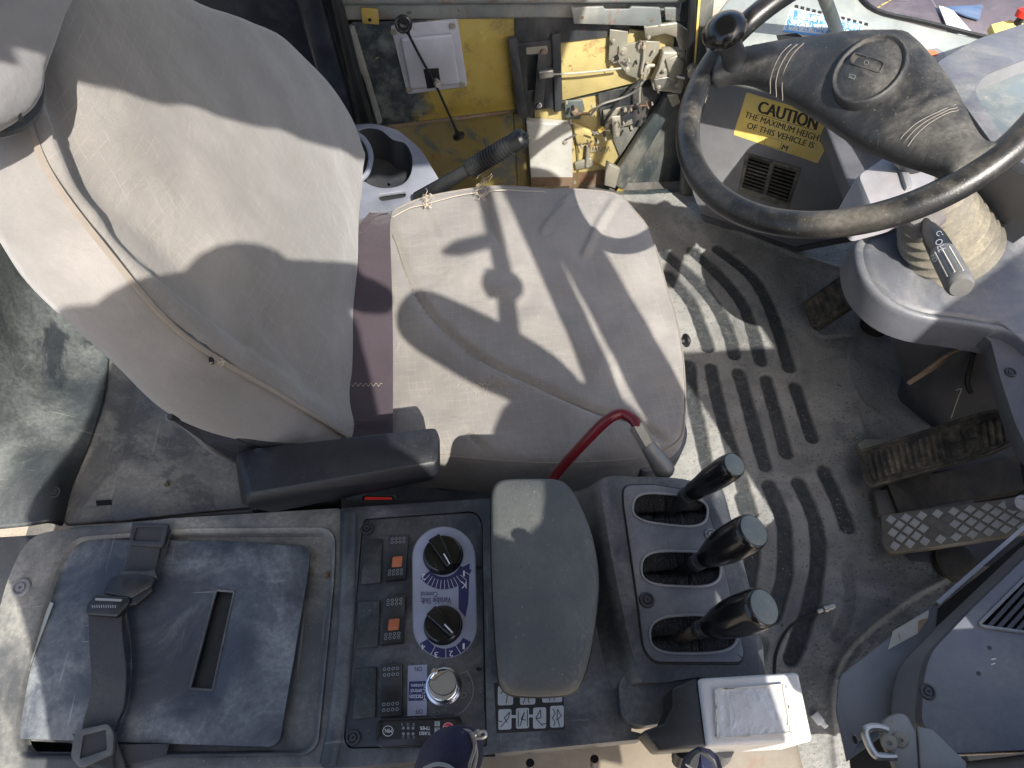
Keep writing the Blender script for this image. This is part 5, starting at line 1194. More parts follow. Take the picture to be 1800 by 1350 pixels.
# stalk
sk_ = thing('indicator_stalk', Z(.62).at(1650, 440), 'black and grey twist stalk with white markings below the wheel rim', 'stalk')
p0 = Z(.600).at(1628, 392); p1 = Z(.650).at(1690, 506); d = p1-p0; ln = d.length
lathe('twist_grip', p0+d*.50, d, [(0, .0175), (.001, .0185), (ln*.44, .0195), (ln*.47, .0185), (ln*.5, .015), (ln*.505, .0001)], plastic('grey_stalk', (.10, .10, .10), .45, .4, (.3, .28, .24), 9, .2), sk_, seg=28)
lathe('stalk_neck', p0, d, [(-.01, .007), (.005, .0075), (ln*.10, .012), (ln*.25, .0165), (ln*.40, .0175), (ln*.5, .0178)], m_blk, sk_, seg=28)
u = (CAM-p1); u = (u-d.normalized()*u.dot(d.normalized())).normalized(); vv = d.normalized().cross(u)
for an in (-38, -6, 26):
    q = u*math.cos(math.radians(an))+vv*math.sin(math.radians(an))
    tube('grip_groove', [p0+d*.56+q*.0185, p0+d*.92+q*.0192], .0012, m_cream, sk_, seg=6, smooth_path=False)
TS_ = Pl(p0+d*.34+u*.0178, u)
text('marking', TS_, 'OFF', [(1655, 418), (1664, 440), (1650, 444), (1643, 424)], m_white, sk_, .0015); text('marking', TS_, 'ED', [(1644, 446), (1648, 458), (1640, 461), (1637, 449)], m_greyprint, sk_, .0015)
text('marking', TS_, 'C-', [(1650, 404), (1660, 410), (1654, 418), (1644, 412)], m_white, sk_, .0015)
lathe('collar', Z(.575).at(1600, 408), Z(.6).at(1650, 372)-Z(.575).at(1600, 408), [(0, .016), (.004, .021), (.03, .022), (.05, .020)], plastic('grained_grey', (.10, .09, .09), .8, .5, bump=2, bs=400), sk_, seg=24)
# side panel at the right, toned dark to paint in shade
sd = thing('right_dash_side', Z(.40).at(1780, 650), 'blue-grey dash side with round bolt at the right edge of frame', 'dash panel')
plate('side_face', Z(.40), [(1660, 560), (1706, 572), (1742, 600), (1760, 670), (1785, 745), (1812, 800), (1960, 860), (1960, 420), (1760, 480)], .03, m_slate_d, sd, h=-.03, r=.006, bev=.006)
screw(Z(.40), 1776, 655, m_dark, sd, None, .010, 0); screw(Z(.40), 1800, 516, m_steel2, sd, None, .006, .0); screw(Z(.44), 1778, 412, m_dark, sd, None, .010, 0)
# steering wheel ---------------------------------------------------
ta = .554; W_ = Pl((.456, .727, .917), (-math.sin(ta), -.02, math.cos(ta)))
sw = thing('steering_wheel', W_.p, 'black steering wheel with wide dusty diagonal spoke and oval horn pad', 'steering wheel')
u, v = basis(W_.n); RM = .205; rings = []
for i in range(96):
    a = 2*math.pi*i/96; d = u*math.cos(a)+v*math.sin(a)
    rings.append([W_.p+d*(RM+.0158*math.cos(b))+W_.n*.0145*math.sin(b) for b in [2*math.pi*j/20 for j in range(20)]])
rings.append(rings[0])
loft('rim', rings, m_wheel, sw, caps=False, ang=180)
SPK = [(1250, 142), (1262, 100), (1310, 84), (1390, 68), (1480, 58), (1550, 56), (1598, 60), (1640, 100), (1680, 155), (1722, 235), (1752, 248), (1800, 232), (1850, 215), (1850, 232), (1800, 256), (1720, 306), (1668, 334), (1648, 340), (1656, 322), (1654, 306), (1630, 294), (1570, 275), (1500, 245), (1430, 200), (1370, 165), (1320, 142), (1285, 138)]
sp3 = cr([W_.at(x, y, .003) for x, y in SPK], 5, True)
vs1, fs1 = fill2([sp3], W_.n)
# dense dome by subdividing the filled outline
bm = bmesh.new()
for q in vs1: bm.verts.new(q)
bm.verts.ensure_lookup_table()
for f in fs1: bm.faces.new([bm.verts[i] for i in f])
for _ in range(4):
    L = [e for e in bm.edges if e.calc_length() > .012]
    if not L: break
    bmesh.ops.subdivide_edges(bm, edges=L, cuts=1); bmesh.ops.triangulate(bm, faces=[f for f in bm.faces if len(f.verts) > 3])
bmesh.ops.beautify_fill(bm, faces=bm.faces, edges=bm.edges)
bm.verts.index_update(); bnd = set(x.index for e in bm.edges if e.is_boundary for x in e.verts)
bp_ = np.array([tuple(x.co) for x in bm.verts if x.index in bnd])
hc = W_.at(1532, 122)
tv = []
for x in bm.verts:
    dmin = 0 if x.index in bnd else float(np.sqrt(((bp_-np.array(x.co))**2).sum(1)).min())
    r_ = (x.co-hc).dot(W_.n); rr = math.sqrt(max(0, (x.co-hc).length_squared-r_*r_))
    h = .015*(1-math.exp(-dmin/.010))+.007*math.exp(-(rr/.075)**4)*(1-math.exp(-dmin/.01))
    tv.append(x.co+W_.n*h)
be = [(e.verts[0].index, e.verts[1].index) for e in bm.edges if e.is_boundary]
tvt = list(tv); ff = [[x.index for x in f.verts] for f in bm.faces]; N = len(tv); low_ = {}
for a_, b_ in be:
    for i in (a_, b_):
        if i not in low_: low_[i] = len(tv); tv.append(tv[i]-W_.n*.012)
    ff.append([a_, b_, low_[b_], low_[a_]])
bm.free()
spoke = mk('spoke', tv, ff, m_hub, sw, ang=75)
def whl(x, y, h=0): return W_.at(x, y, h)
HP = W_.up(.029)
ce = (1529, 120); el = []
for k in range(48):
    a = 2*math.pi*k/48; x = 76*math.cos(a); y = 50*math.sin(a); r_ = math.radians(-38); el.append((ce[0]+x*math.cos(r_)-y*math.sin(r_), ce[1]+x*math.sin(r_)+y*math.cos(r_)))
e3 = pix(HP, el)
horn = dome('horn_pad', e3, W_.n, [(1.05, -.016), (1.03, -.006), (1.0, -.001), (.97, .001), (.93, .0005), (.90, -.002), (.86, -.0025), (.82, -.0015), (.5, .002), (.01, .003)], m_hub, sw, ang=80)
rb = rnd(pix(HP, [(1495, 104), (1503, 94), (1548, 108), (1554, 113), (1548, 127), (1540, 127), (1496, 112)], .002), .003)
prism('badge_recess', rb, W_.n*-.001, plastic('dusty_badge', (.07, .065, .055), .6, .8, (.3, .26, .18), 20, .3, upd=False), horn, bev=.0003)
tube('badge_frame', [p+W_.n*.0004 for p in rb+[rb[0]]], .0012, m_hub, horn, seg=6, smooth_path=False)
HB = HP.up(.0035)
ring('badge_mark', HB, (1523, 110), 4, .0005, m_greyprint, horn)
strokes('horn_mark', HB, [[(1494, 130), (1504, 133), (1502, 139), (1492, 136), (1494, 130)], [(1494, 134), (1499, 136)]], .0005, m_greyprint, horn)
m_stitch = simple('pale_groove', (.17, .155, .14), .8)
def onspoke(L):
    P = cr([V(W_.at(x, y, .022)) for x, y in L], 6); out = []
    for p in P:
        q = min(tvt, key=lambda t_: (t_-p-W_.n*(t_-p).dot(W_.n)).length_squared); out.append(p+W_.n*((q-p).dot(W_.n)+.0002))
    return [out[0]]+[(out[i-1]+out[i]*2+out[i+1])/4 for i in range(1, len(out)-1)]+[out[-1]]
for k in range(3):
    dx = k*11
    tube('spoke_line', onspoke([(1347+dx, 146+k*6), (1352+dx, 125), (1372+dx, 90), (1390+dx, 72)]), .0006, m_stitch, spoke, seg=5, smooth_path=False)
    tube('spoke_line', onspoke([(1580+k*7, 237+k*5), (1610+k*6, 212+k*4), (1650+k*4, 190+k*3), (1680+k*2, 172+k*5)]), .0006, m_stitch, spoke, seg=5, smooth_path=False)
# spinner knob
kn = thing('spinner_knob', W_.at(1290, 112), 'round glossy black spinner knob clamped on the wheel rim', 'knob')
k0 = W_.at(1294, 108, .010); k1 = k0+W_.n*.045
lathe('knob_stem', k0, W_.n, [(-.01, .018), (.006, .017), (.012, .0155), (.03, .0150), (.04, .019)], m_dark, kn, seg=24)
kk = k0+W_.n*.043
lathe('knob_head', kk, W_.n, [(-.003, .012), (-.001, .020), (.003, .0262), (.009, .0285), (.015, .0272), (.021, .0225), (.026, .015), (.029, .007), (.030, .0003)], m_gloss, kn, seg=40)
# ================================================================ PEDALS
def pedal(name, pts3, S, label, mat, th=.018):
    t = thing(name, sum(pts3, V((0, 0, 0)))/len(pts3), label, 'pedal')
    return t, prism('pedal_plate', pts3, -S.n*th, mat, t, bev=.002)
m_pedlow = plastic('dark_pedal_metal', (.035, .032, .028), .6, .5, (.16, .14, .10), 12, .3)
def quadon(Q, u, v): return Q[0].lerp(Q[3], v).lerp(Q[1].lerp(Q[2], v), u)
def ribs(Q, S, t, us, wd, mat, v0=.08, v1=.92, hgt=.004):
    for uu in us:
        q = [quadon(Q, uu, v0), quadon(Q, uu+wd, v0), quadon(Q, uu+wd, v1), quadon(Q, uu, v1)]
        prism('tread_rib', [p+S.n*hgt for p in q], -S.n*hgt, mat, t, bev=.0008)
S2 = three(Z(.06).at(1512, 795), Z(.06).at(1530, 850), Z(.20).at(1775, 748))
P2 = rnd(pix(S2, [(1510, 794), (1740, 722), (1782, 722), (1800, 745), (1792, 772), (1740, 796), (1528, 856), (1520, 845)]), [.005, .01, .03, .02, .02, .01, .004, .004])
t, o = pedal('brake_pedal', P2, S2, 'long ribbed rubber pedal in the middle with square pads, dusty', m_pedal)
Q = pix(S2, [(1516, 797), (1790, 718), (1796, 778), (1530, 850)])
ribs(Q, S2, t, [.02+i*.0435 for i in range(12)], .026, m_pedal); ribs(Q, S2, t, [.77+i*.045 for i in range(4)], .028, m_pedal, .12, .88)
for uu, v0, v1 in ((.56, .08, .48), (.66, .08, .48), (.56, .54, .92), (.66, .54, .92)):
    q = [quadon(Q, uu, v0), quadon(Q, uu+.08, v0), quadon(Q, uu+.08, v1), quadon(Q, uu, v1)]; prism('tread_block', [p+S2.n*.004 for p in rnd(q, .006)], -S2.n*.004, m_pedal, t, bev=.001)
tube('pedal_rim', P2+[P2[0]], .0028, m_pedal, t, seg=6, smooth_path=False)
plate('pedal_bracket', Z(.03), [(1560, 850), (1790, 800), (1800, 860), (1580, 900)], .04, m_pedlow, t, h=-.03)
prism('heel_plate', pix(Z(.02), [(1508, 780), (1520, 772), (1560, 772), (1575, 778), (1520, 800)]), V((0, 0, -.02)), m_steel, t, bev=.002)
S1p = three(Z(.06).at(1412, 533), Z(.06).at(1430, 574), Z(.15).at(1540, 500))
P1 = rnd(pix(S1p, [(1411, 534), (1500, 470), (1560, 425), (1580, 480), (1436, 574), (1426, 572)]), [.006, 0, .005, .005, .004, .004])
t, o = pedal('clutch_pedal', P1, S1p, 'short ribbed rubber pedal half hidden under the steering column', m_pedal, .026)
Q = pix(S1p, [(1415, 534), (1560, 428), (1584, 478), (1434, 571)])
ribs(Q, S1p, t, [.03+i*.072 for i in range(13)], .040, m_pedal)
tube('pedal_rim', P1+[P1[0]], .0022, m_pedal, t, seg=6, smooth_path=False)
lathe('pedal_roller', Z(.03).at(1545, 560), V((0, 0, 1)), [(-.03, .035), (.0, .035), (.005, .03)], m_pedlow, t, seg=24)
S3 = three(Z(.05).at(1550, 905), Z(.05).at(1560, 970), Z(.18).at(1800, 900))
P3 = rnd(pix(S3, [(1548, 905), (1800, 872), (1850, 866), (1850, 926), (1800, 936), (1640, 962), (1562, 972), (1550, 958)]), [.006, 0, 0, 0, 0, 0, .008, .006])
t, o = pedal('accelerator_pedal', P3, S3, 'metal pedal plate with raised diamond studs at the right edge', m_alu)
dm = None; Q = pix(S3, [(1553, 907), (1845, 870), (1845, 925), (1562, 968)])
cnt = 0
for r_ in range(5):
    for c_ in range(19):
        if (c_+r_) % 2: continue
        uu = .045+c_*.050; vv2 = .14+r_*.19
        if uu > .97: continue
        c3 = quadon(Q, uu, vv2); ex = (quadon(Q, uu+.037, vv2)-c3); ey = (quadon(Q, uu, vv2+.175)-c3)
        worn = .25 < uu < .42 and .3 < vv2 < .75
        hgt = .002 if not worn else .0008
        q = [c3-ex, c3-ey*.8, c3+ex, c3+ey*.8]
        prism('diamond_stud', [p+S3.n*hgt for p in q], -S3.n*(hgt+.0005), m_aluhi if not worn else m_alu, t, bev=.0006)
plate('pedal_hinge', Z(.02), [(1536, 862), (1568, 858), (1576, 900), (1545, 905)], .02, m_floorp, t, h=-.01, bev=.003)
pw = thing('pedal_well_shade', Z(.0).at(1680, 850), 'dark plates painting in shade in the hollow beneath the pedals, with brackets', 'shade plate')
plate('shade_plate', Z(.0), [(1575, 800), (1700, 770), (1960, 760), (1960, 1010), (1600, 985), (1560, 900)], .004, m_slate_d, pw, h=.004, r=.01)  # dark plate put in for the shade under the pedals
plate('painted_well_shade', Z(.0), [(1640, 830), (1960, 780), (1960, 880), (1640, 905)], .001, m_void, pw, h=.0095)  # near-black sheet paints the deepest shade of the hollow
plate('side_bracket', Z(.03), [(1575, 868), (1700, 850), (1720, 900), (1588, 900)], .02, m_slate_d, pw, h=-.015, bev=.003)
lathe('pedal_roller', Z(.02).at(1680, 985), V((0, 0, 1)), [(-.02, .04), (.0, .04), (.006, .03)], m_pedlow, pw, seg=28)
# hook on the lower column and hanging cable tie
hk = thing('rusty_bracket_arm', Z(.26).at(1650, 640), 'thin rusty metal arm hooked across the dark lower column', 'bracket')
tube('arm', [Z(.24).at(1597, 672), Z(.27).at(1640, 642), Z(.29).at(1672, 620), Z(.32).at(1718, 604), Z(.34).at(1730, 592)], .0035, m_rust, hk, seg=6)
plate('arm_blade', Z(.262), [(1594, 672), (1640, 640), (1672, 622), (1674, 627), (1645, 648), (1600, 676)], .003, m_rust, hk)
tube('cable_tail', [Z(.30).at(1712, 620), Z(.25).at(1704, 650), Z(.22).at(1700, 672), Z(.20).at(1706, 690)], .005, m_blk, hk, seg=8)
tube('cable_tie', [Z(.22).at(1680, 686), Z(.225).at(1690, 684), Z(.21).at(1684, 700), Z(.17).at(1672, 735)], .0012, m_thread, hk, seg=5)
# cable with coax plug, white connector
cb_ = thing('loose_cable', Z(.005).at(1400, 1100), 'thin black cable ending in a silver coax plug on the floor mat', 'cable')
tube('wire', [Z(.004).at(x, y) for x, y in [(1362, 1190), (1364, 1150), (1380, 1112), (1404, 1090), (1436, 1076)]], .0028, m_blk, cb_, seg=8)
d = Z(.01).at(1466, 1064)-Z(.006).at(1436, 1076)
lathe('coax_plug', Z(.008).at(1436, 1076), d, [(0, .003), (.001, .0042), (.012, .0042), (.013, .006), (.015, .0075), (.022, .0075), (.023, .006), (.026, .006), (.027, .0066), (.034, .0066), (.035, .005), (.038, .005)], m_steel2, cb_, seg=20, smooth=True, ang=25)
o = plate('white_connector', Z(.0), [(1427, 1258), (1437, 1250), (1450, 1266), (1441, 1275)], .010, m_white, None, bev=.001); tag(o, 'small white plastic wire connector lying on the mat by the white box', 'connector')
plate('connector_nose', Z(.0), [(1442, 1272), (1448, 1266), (1457, 1276), (1451, 1281)], .006, m_white, o, bev=.001)
# ================================================================ BOTTOM RIGHT: cover plates, striker
ca = thing('flat_cover_plate', Z(.22).at(1560, 1200), 'flat grey angled cover plate with peeling cream sticker, bottom right', 'cover plate')
CP = Z(.22)
prism('cover_sheet', pix(CP, [(1480, 1185), (1650, 1054), (1644, 1115), (1633, 1124), (1628, 1191), (1620, 1243), (1489, 1339), (1470, 1250), (1474, 1202)]), V((0, 0, -.004)), m_slate, ca, holes=[disc(CP, 1583, 1241, .004, ex=1.6), disc(CP, 1504, 1300, .004, ex=1.6)], bev=.001)
plate('folded_flange', CP, [(1646, 1057), (1800, 922), (1860, 870), (1862, 878), (1802, 930), (1652, 1062)], .004, m_lilac, ca, h=.004)
prism('sticker_flap', pix(CP, [(1570, 1109), (1633, 1072), (1631, 1088), (1614, 1113), (1561, 1142)], .0015), V((0, 0, -.0008)), m_cream, ca)
prism('curled_corner', pix(CP, [(1616, 1090), (1632, 1086), (1614, 1113)], .004), V((0, 0, -.0006)), plastic('brown_backing', (.35, .22, .12), .7, .2), ca)
strokes('faded_print', CP, [[(1579+k*.4, 1113+k*2), (1581+k*.4, 1113.6+k*2)] for k in range(7)], .0006, m_stopred, ca, .002)
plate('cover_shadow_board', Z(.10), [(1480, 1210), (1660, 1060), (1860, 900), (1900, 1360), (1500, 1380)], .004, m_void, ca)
o = tube('corrugated_hose', [Z(.17).at(1640, 1135), Z(.17).at(1680, 1100), Z(.17).at(1730, 1055), Z(.17).at(1800, 985)], .018, m_boot, None, seg=16)
tag(o, 'beige corrugated hose glimpsed in the dark gap between the grey covers', 'hose')
cbp = thing('moulded_side_cover', Z(.34).at(1720, 1200), 'rounded slate grey side cover with ribbed grille at the lower right corner', 'side cover')
CC = Z(.34)
oc = rnd(pix(CC, [(1860, 925), (1800, 983), (1711, 1068), (1637, 1146), (1624, 1191), (1620, 1268), (1663, 1325), (1860, 1315), (1900, 1100)]), [0, .01, .01, .02, .02, .01, .01, 0, 0], 6)
grl = rnd(pix(CC, [(1860, 985), (1800, 1017), (1717, 1100), (1800, 1112), (1860, 1118)]), [0, .003, .01, .003, 0])
prism('cover_shell', oc, V((0, 0, -.02)), m_slate_m, cbp, holes=[grl], bev=.007, seg=4)
oc2 = sum(oc, V((0, 0, 0)))/len(oc)
loft('cover_skirt', [[oc2+(p-oc2)*.985+V((0, 0, -.018)) for p in oc], [oc2+(p-oc2)*.99+V((0, 0, -.10)) for p in oc]], m_slate, cbp, caps=False)
plate('grille_back', CC, [(1690, 1110), (1800, 990), (1900, 940), (1900, 1130)], .002, m_void, cbp, h=-.018)
for k in range(5):
    prism('grille_rib', pix(CC, [(1734+k*17, 1100+k*2), (1800+k*6, 1028+k*14), (1860, 1000+k*20), (1860, 1008+k*20), (1803+k*6, 1036+k*14), (1744+k*17, 1101+k*2)], -.003), V((0, 0, -.01)), m_dark, cbp)
tube('grille_frame', [p+V((0, 0, .001)) for p in grl+[grl[0]]], .003, m_slate, cbp, seg=8, smooth_path=False)
for x, y in ((1739, 1139), (1720, 1184)): lathe('screw_hole', CC.at(x, y, -.0005), V((0, 0, 1)), [(0, .0035), (.0012, .003), (.0008, .002), (.0006, .0001)], m_dark, cbp, seg=14)
strokes('pale_scratch', CC, [[(1743, 1159), (1750, 1158)], [(1743, 1168), (1749, 1166)]], .0015, m_white, cbp, .0004)
screw(CC, 1630, 1216, m_dark, cbp, None, .0115, 0)
sk2 = thing('latch_striker', Z(.36).at(1560, 1300), 'worn metal door striker with square loop and two round bolts, bottom right', 'striker')
ZS = Z(.38)
tube('striker_loop', [ZS.at(x, y) for x, y in [(1560, 1283), (1548, 1279), (1530, 1278), (1521, 1287), (1527, 1308), (1538, 1326), (1550, 1330), (1574, 1330)]], .0055, m_steel2, sk2, seg=10, n=4)
plate('striker_plate', ZS, [(1550, 1268), (1575, 1252), (1596, 1255), (1612, 1290), (1616, 1360), (1578, 1360), (1570, 1335), (1552, 1300)], .014, m_grip, sk2, h=-.012, r=.008, bev=.003)
for x, y in ((1562, 1305), (1582, 1300)): lathe('round_bolt', ZS.at(x, y, .002), V((-.35, -.2, 1)), [(0, .010), (.003, .0105), (.006, .009), (.0065, .003), (.004, .0025), (.004, .0001)], m_steel, sk2, seg=18)
plate('gusset', ZS, [(1612, 1276), (1640, 1282), (1700, 1340), (1700, 1370), (1618, 1370)], .006, m_grip, sk2, h=-.008, bev=.002)
o = prism('door_bottom_rail', pix(Z(.30), [(1560, 1400), (1640, 1346), (1860, 1318), (1960, 1330), (1960, 1460)]), V((0, 0, -.06)), m_body, None, bev=.008); tag(o, 'sand-coloured dusty lower body rail at the bottom right corner', 'body rail')
o = lathe('hinge_pin', Z(.42).at(1797, 884), V((-.2, -.3, 1)), [(-.03, .010), (0, .011), (.003, .012), (.004, .007), (.001, .006), (.001, .0001)], m_slate, None, seg=20); tag(o, 'round grey pin head at the right edge above the metal pedal', 'pin')
# ================================================================ outside the frame: roof, pillar, photographer, added shade casters
def back(S, x, y, y0):      # where the sun ray reaching that point passes the plane Y = y0
    p = S.at(x, y); return p+SUN*((y0-p.y)/SUN.y)
def backz(S, x, y, z0):
    p = S.at(x, y) if not isinstance(S, V) else S; return p+SUN*((z0-p.z)/SUN.z)
rf = thing('cab_roof', (0, 1.1, 1.75), 'cab roof slab above the seat with a wavy rubber edge', 'roof')
zr = 1.68
e1 = backz(Bk.up(.0), 110, 158, zr); e2 = backz(Bk.up(.025), 330, 178, zr); e3_ = backz(Bk.up(.01), 612, 272, zr)
sl_ = (e3_-e1); sl_.normalize()
ph_ = backz(H.up(.02), 35, 118, zr); edge_ = []; sh_ = (e1-ph_).normalized()
L0 = e1-sl_*.0; 
for i in range(40):
    edge_.append(ph_-V((1, 0, 0))*.8+(ph_-(ph_-V((1, 0, 0))*.8))*(i/40))
for i in range(20): edge_.append(ph_.lerp(e1, i/20)+V((0, .004*math.sin(i*1.1), 0)))

for i in range(160):
    s = i/159*2.6; p = L0+sl_*s; p = p+V((0, 1, 0))*(.004*math.sin(s*70)+.003*math.sin(s*127+1)); edge_.append(p)
edge_ = [p for p in edge_ if p.x < .64]
roof_poly = edge_+[V((edge_[-1].x-.1, 1.85, zr)), V((edge_[0].x, 1.85, zr))]
prism('roof_slab', roof_poly, V((0, 0, .06)), m_pale, rf)
rp = thing('right_front_pillar', (.6, -.02, 1.3), 'raked cab front pillar on the near side, with added unseen shade bar and panel', 'pillar')
q1 = back(Z(.48), 940, 400, -.06); q2 = back(Z(.48), 1105, 770, -.06)
dl = q2-q1
tube('shade_bar', [q1-dl*.35, q2+dl*.5], .024, m_teal, rp, smooth_path=False)  # unseen bar added to cast the narrow shadow on the cushion
q1 = back(Z(.48), 1010, 410, -.03); q2 = back(Z(.48), 1215, 770, -.03); dl = q2-q1
pa, pb_ = q1-dl*.6, q2+dl*.9
prism('pillar_post', [pa+V((-.035, 0, -.02)), pb_+V((-.035, 0, -.02)), pb_+V((.045, 0, .02)), pa+V((.045, 0, .02))], V((0, -.05, 0)), m_teal, rp, bev=.008)
m1 = back(Z(.48), 850, 330, -.10); m2 = back(Z(.48), 905, 640, -.10)
fp = [back(Z(.42), x, y, -.03) for x, y in [(1640, 552), (1812, 424), (1990, 330), (2050, 700), (1760, 700)]]
prism('shade_panel', fp, V((0, -.03, 0)), m_teal, rp)  # unseen panel added to shade the dash side, outline projected from that shadow
mr = thing('shade_arm', m1, 'added unseen arm outside the cab, casting a strip of shade on the cushion', 'shade arm')
tube('arm', [m1-(m2-m1)*.4, m1.lerp(m2, .5)+V((.01, 0, 0)), m2], .016, m_blk, mr)  # unseen arm and blocks, added only for their shadow on the cushion
cq = back(Z(.48), 830, 430, -.10); lathe('clamp', cq, V((1, 0, .3)), [(-.06, .006), (-.02, .022), (.03, .020), (.04, .01)], m_blk, mr, seg=4, smooth=False)
cq = back(Z(.48), 880, 500, -.10); lathe('clamp', cq, V((1, 0, -.3)), [(-.03, .01), (-.02, .035), (.03, .03), (.04, .01)], m_blk, mr, seg=4, smooth=False)
cw = thing('right_cowl', (1.2, 0, .7), 'unseen near side front cowl sized to cast shade, with an added lower panel', 'cowl')
quadbox('cowl_panel', (.80, -.06, .3), (1.7, -.01, 1.12), m_slate, None, .01, cw)  # unseen, height set to shade the floor
quadbox('lower_shade_panel', (.46, -.06, .2), (.798, -.012, .60), m_slate, None, .01, cw)  # unseen panel added to shade the lower right covers
fw_ = thing('front_bulkhead', (1.3, .8, .4), 'front bulkhead below the windscreen', 'bulkhead')
quadbox('bulkhead_panel', (1.32, -.0, -.02), (1.36, 1.55, .50), m_slate_d, None, .01, fw_)
rw = thing('rear_bulkhead', (-1.3, .8, .7), 'rear cab bulkhead behind the trim', 'bulkhead')
quadbox('rear_panel', (-1.25, .0, -.02), (-1.2, 1.62, .80), m_rear, None, .01, rw)
# photographer: stands outside, phone held at the camera
pe = thing('person', (.04, -.45, -1.7), 'photographer in a navy fleece jacket leaning over the console, jacket hem and zip in view', 'person')
def skin(name, V_, E_, R_, mat, par, sub=2):
    c = wloc(par); me = bpy.data.meshes.new(name); me.from_pydata([tuple(v-c) for v in V_], E_, []); me.materials.append(mat)
    o = bpy.data.objects.new(name, me); C.collection.objects.link(o); o.parent = par
    m = o.modifiers.new('skin', 'SKIN'); m.use_smooth_shade = True
    for sv, r in zip(me.skin_vertices[0].data, R_): sv.radius = r if isinstance(r, tuple) else (r, r)
    me.skin_vertices[0].data[0].use_root = True
    s = o.modifiers.new('sub', 'SUBSURF'); s.levels = sub; s.render_levels = sub
    return o
hl = CAM-FW*.02-RR*.075-UPV*.01; hr2 = CAM-FW*.02+RR*.075-UPV*.01
def elbow(S, x, y, hand, want):
    p = S.at(x, y) if not isinstance(S, V) else S; best = None
    for k in range(60, 320):
        q = p+SUN*(k*.01)
        if abs((q-hand).length-want) < .02 and q.y < -.03: best = q; break
    return best or (hand+V((.15, -.2, -.15)))
er = back(Z(.48), 1010, 700, -.10); el_ = back(Bk, 170, 600, -.14)
hip = V((-.06, -.42, .55)); waist = V((-.06, -.39, .85)); chest = V((-.08, -.32, 1.18)); neck = V((-.05, -.25, 1.42)); head0 = V((-.04, -.21, 1.52))
sr = V((.03, -.31, 1.34)); sl2 = V((-.25, -.28, 1.36))
skin('jacket', [hip, waist, chest, neck-V((0, 0, .03)), sr, er, er.lerp(hr2, .8), sl2, el_, el_.lerp(hl, .8), V((.20, -.30, 1.02)), V((.27, -.27, .96)), V((.22, -.27, 1.19))],
     [(0, 1), (1, 2), (2, 3), (2, 4), (4, 12), (12, 5), (5, 6), (2, 7), (7, 8), (8, 9), (1, 10), (10, 11)], [(.2, .12), (.2, .12), (.2, .12), (.06, .06), .072, .070, .054, .068, .055, .042, (.17, .1), (.11, .08), .055], m_jacket, pe)
skin('head', [neck, head0, V((-.035, -.18, 1.60)), V((-.03, -.175, 1.68))], [(0, 1), (1, 2), (2, 3)], [.055, .06, (.08, .09), (.07, .08)], m_skin, pe)
skin('trousers', [V((-.06, -.42, .5)), V((-.16, -.42, .42)), V((-.17, -.42, -.6)), V((-.17, -.44, -1.62)), V((.04, -.42, .42)), V((.05, -.42, -.6)), V((.05, -.44, -1.62))], [(0, 1), (1, 2), (2, 3), (0, 4), (4, 5), (5, 6)], [.13, .10, .075, .055, .10, .075, .055], m_jean, pe)
def hand(side, H0, elb):
    s = side; wr_ = elb.lerp(H0, .82); palm = H0+RR*s*.012-UPV*.02-FW*.02
    vs_ = [wr_, palm]; ed = [(0, 1)]; R_ = [.026, (.036, .018)]
    for k in range(4):
        b0 = palm+UPV*(.012*(1.5-k)+.01)-FW*.012+RR*s*.01; k0_ = len(vs_)
        vs_ += [b0-FW*.012-RR*s*.006, b0-FW*.010-RR*s*.03, b0-FW*.006-RR*s*(.052-.004*abs(k-1))]; ed += [(1, k0_), (k0_, k0_+1), (k0_+1, k0_+2)]; R_ += [.0095, .0085, .0075]
    k0_ = len(vs_); vs_ += [palm-UPV*.02+FW*.012*0-RR*s*.01, palm-UPV*.012-RR*s*.04-FW*.004]; ed += [(1, k0_), (k0_, k0_+1)]; R_ += [.012, .009]
    skin('hand', vs_, ed, R_, m_skin, pe)
hand(1, hr2, er); hand(-1, hl, el_)
ph = thing('phone', CAM-FW*.016, 'phone held level in both hands', 'phone')
cc3 = CAM-FW*.008-UPV*.012
top_ = rnd([cc3+RR*a*.078+UPV*b*.037 for a, b in ((-1, -1), (1, -1), (1, 1), (-1, 1))], .008)
prism('phone_body', top_, -FW*.008, m_blk, ph, bev=.001)
top_o = [(-.45, 1.25), (-.33, 1.47), (-.22, 1.68), (-.07, 1.74), (.04, 1.74), (.10, 1.71), (.125, 1.60), (.12, 1.42), (.17, 1.31), (.26, 1.30), (.32, 1.42), (.40, 1.49), (.49, 1.44), (.515, 1.33)]
bot_o = [(-.31, .85), (-.31, .7), (-.22, .7), (-.07, .7), (.02, .7), (.06, .7), (.10, .7), (.14, .7), (.19, .7), (.24, .72), (.25, .74), (.27, .76), (.28, .80), (.29, .86)]
rows_ = []
for (xa, za), (xb, zb) in zip(top_o, bot_o):
    rows_.append([V((xa+(xb-xa)*k/5, -.30+.02*math.sin(xa*25+k*.8)-.01*k+.03*math.exp(-((k-1.5)/1.2)**2), za+(zb-za)*k/5)) for k in range(6)])
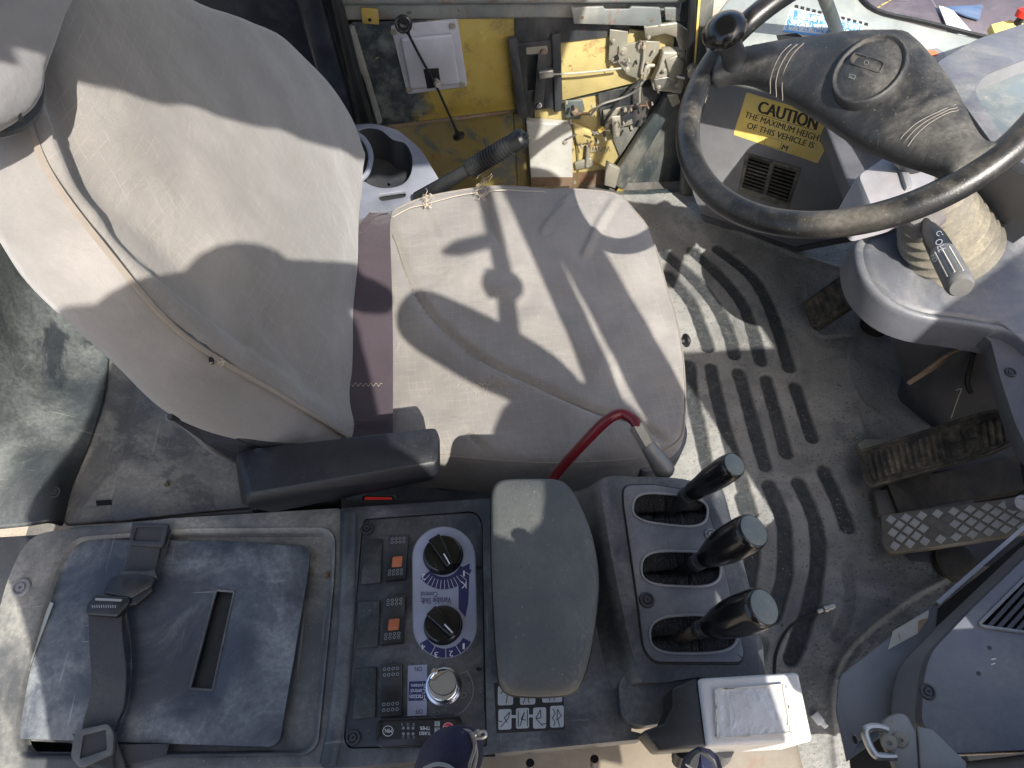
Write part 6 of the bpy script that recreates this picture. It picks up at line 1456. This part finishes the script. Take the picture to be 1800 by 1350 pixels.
patch('shade_coat', rows_, m_jacket, pe, n=4, solid=.03)  # unseen coat panel, outline shaped to cast the wanted shade
# jacket hem flaps that hang into view
def flap(name, L, zs, mat):
    pass
J = Z(.93)
def sheet(name, rows, mat, par, th=.006): return patch(name, rows, mat, par, n=5, solid=th)
sheet('jacket_hem', [[J.at(718, 1400, -.05), J.at(742, 1345, .0), J.at(760, 1312, .02), J.at(790, 1294, .028)], [J.at(770, 1420, -.05), J.at(785, 1362, .03), J.at(800, 1318, .05), J.at(812, 1288, .045)], [J.at(810, 1430, -.05), J.at(820, 1372, .02), J.at(834, 1325, .03), J.at(829, 1287, .036)]], m_jacket, pe)
tube('zip_teeth', [J.at(814, 1284, .05), J.at(826, 1288, .05), J.at(833, 1305, .05), J.at(836, 1330, .045), J.at(828, 1365, .04)], .0014, m_grip, pe, seg=6)
for k in range(18):
    p = J.at(830+5*math.sin(k*.25+.3), 1290+k*3.6, .052); cyl('zip_tooth', p, V((0, 0, 1)), .0010, .0018, m_steel2, pe, seg=6)
tube('zip_pull', [J.at(x, y, .052) for x, y in [(834, 1294), (842, 1288), (852, 1286), (854, 1293), (847, 1298), (836, 1298)]], .0009, m_steel2, pe, seg=8)
lathe('zip_slider', J.at(836, 1292, .05), V((.5, .3, .5)), [(-.003, .001), (0, .002), (.003, .002), (.004, .001)], m_grip, pe, seg=10)
tube('pocket_seam', [J.at(x, y, .054) for x, y in [(745, 1352), (765, 1344), (785, 1346), (800, 1356)]], .0012, m_greyprint, pe, seg=5)
sheet('jacket_hem', [[J.at(1202, 1420, 0), J.at(1212, 1358, .0), J.at(1218, 1332, .01)], [J.at(1235, 1420, .02), J.at(1236, 1352, .03), J.at(1232, 1326, .025)], [J.at(1262, 1420, .0), J.at(1256, 1366, .01), J.at(1246, 1332, .015)]], m_jacket, pe)
tube('hem_ribbing', [J.at(x, y, .03) for x, y in [(1214, 1350), (1222, 1336), (1232, 1330), (1246, 1340), (1252, 1356)]], .004, m_web, pe, seg=6)
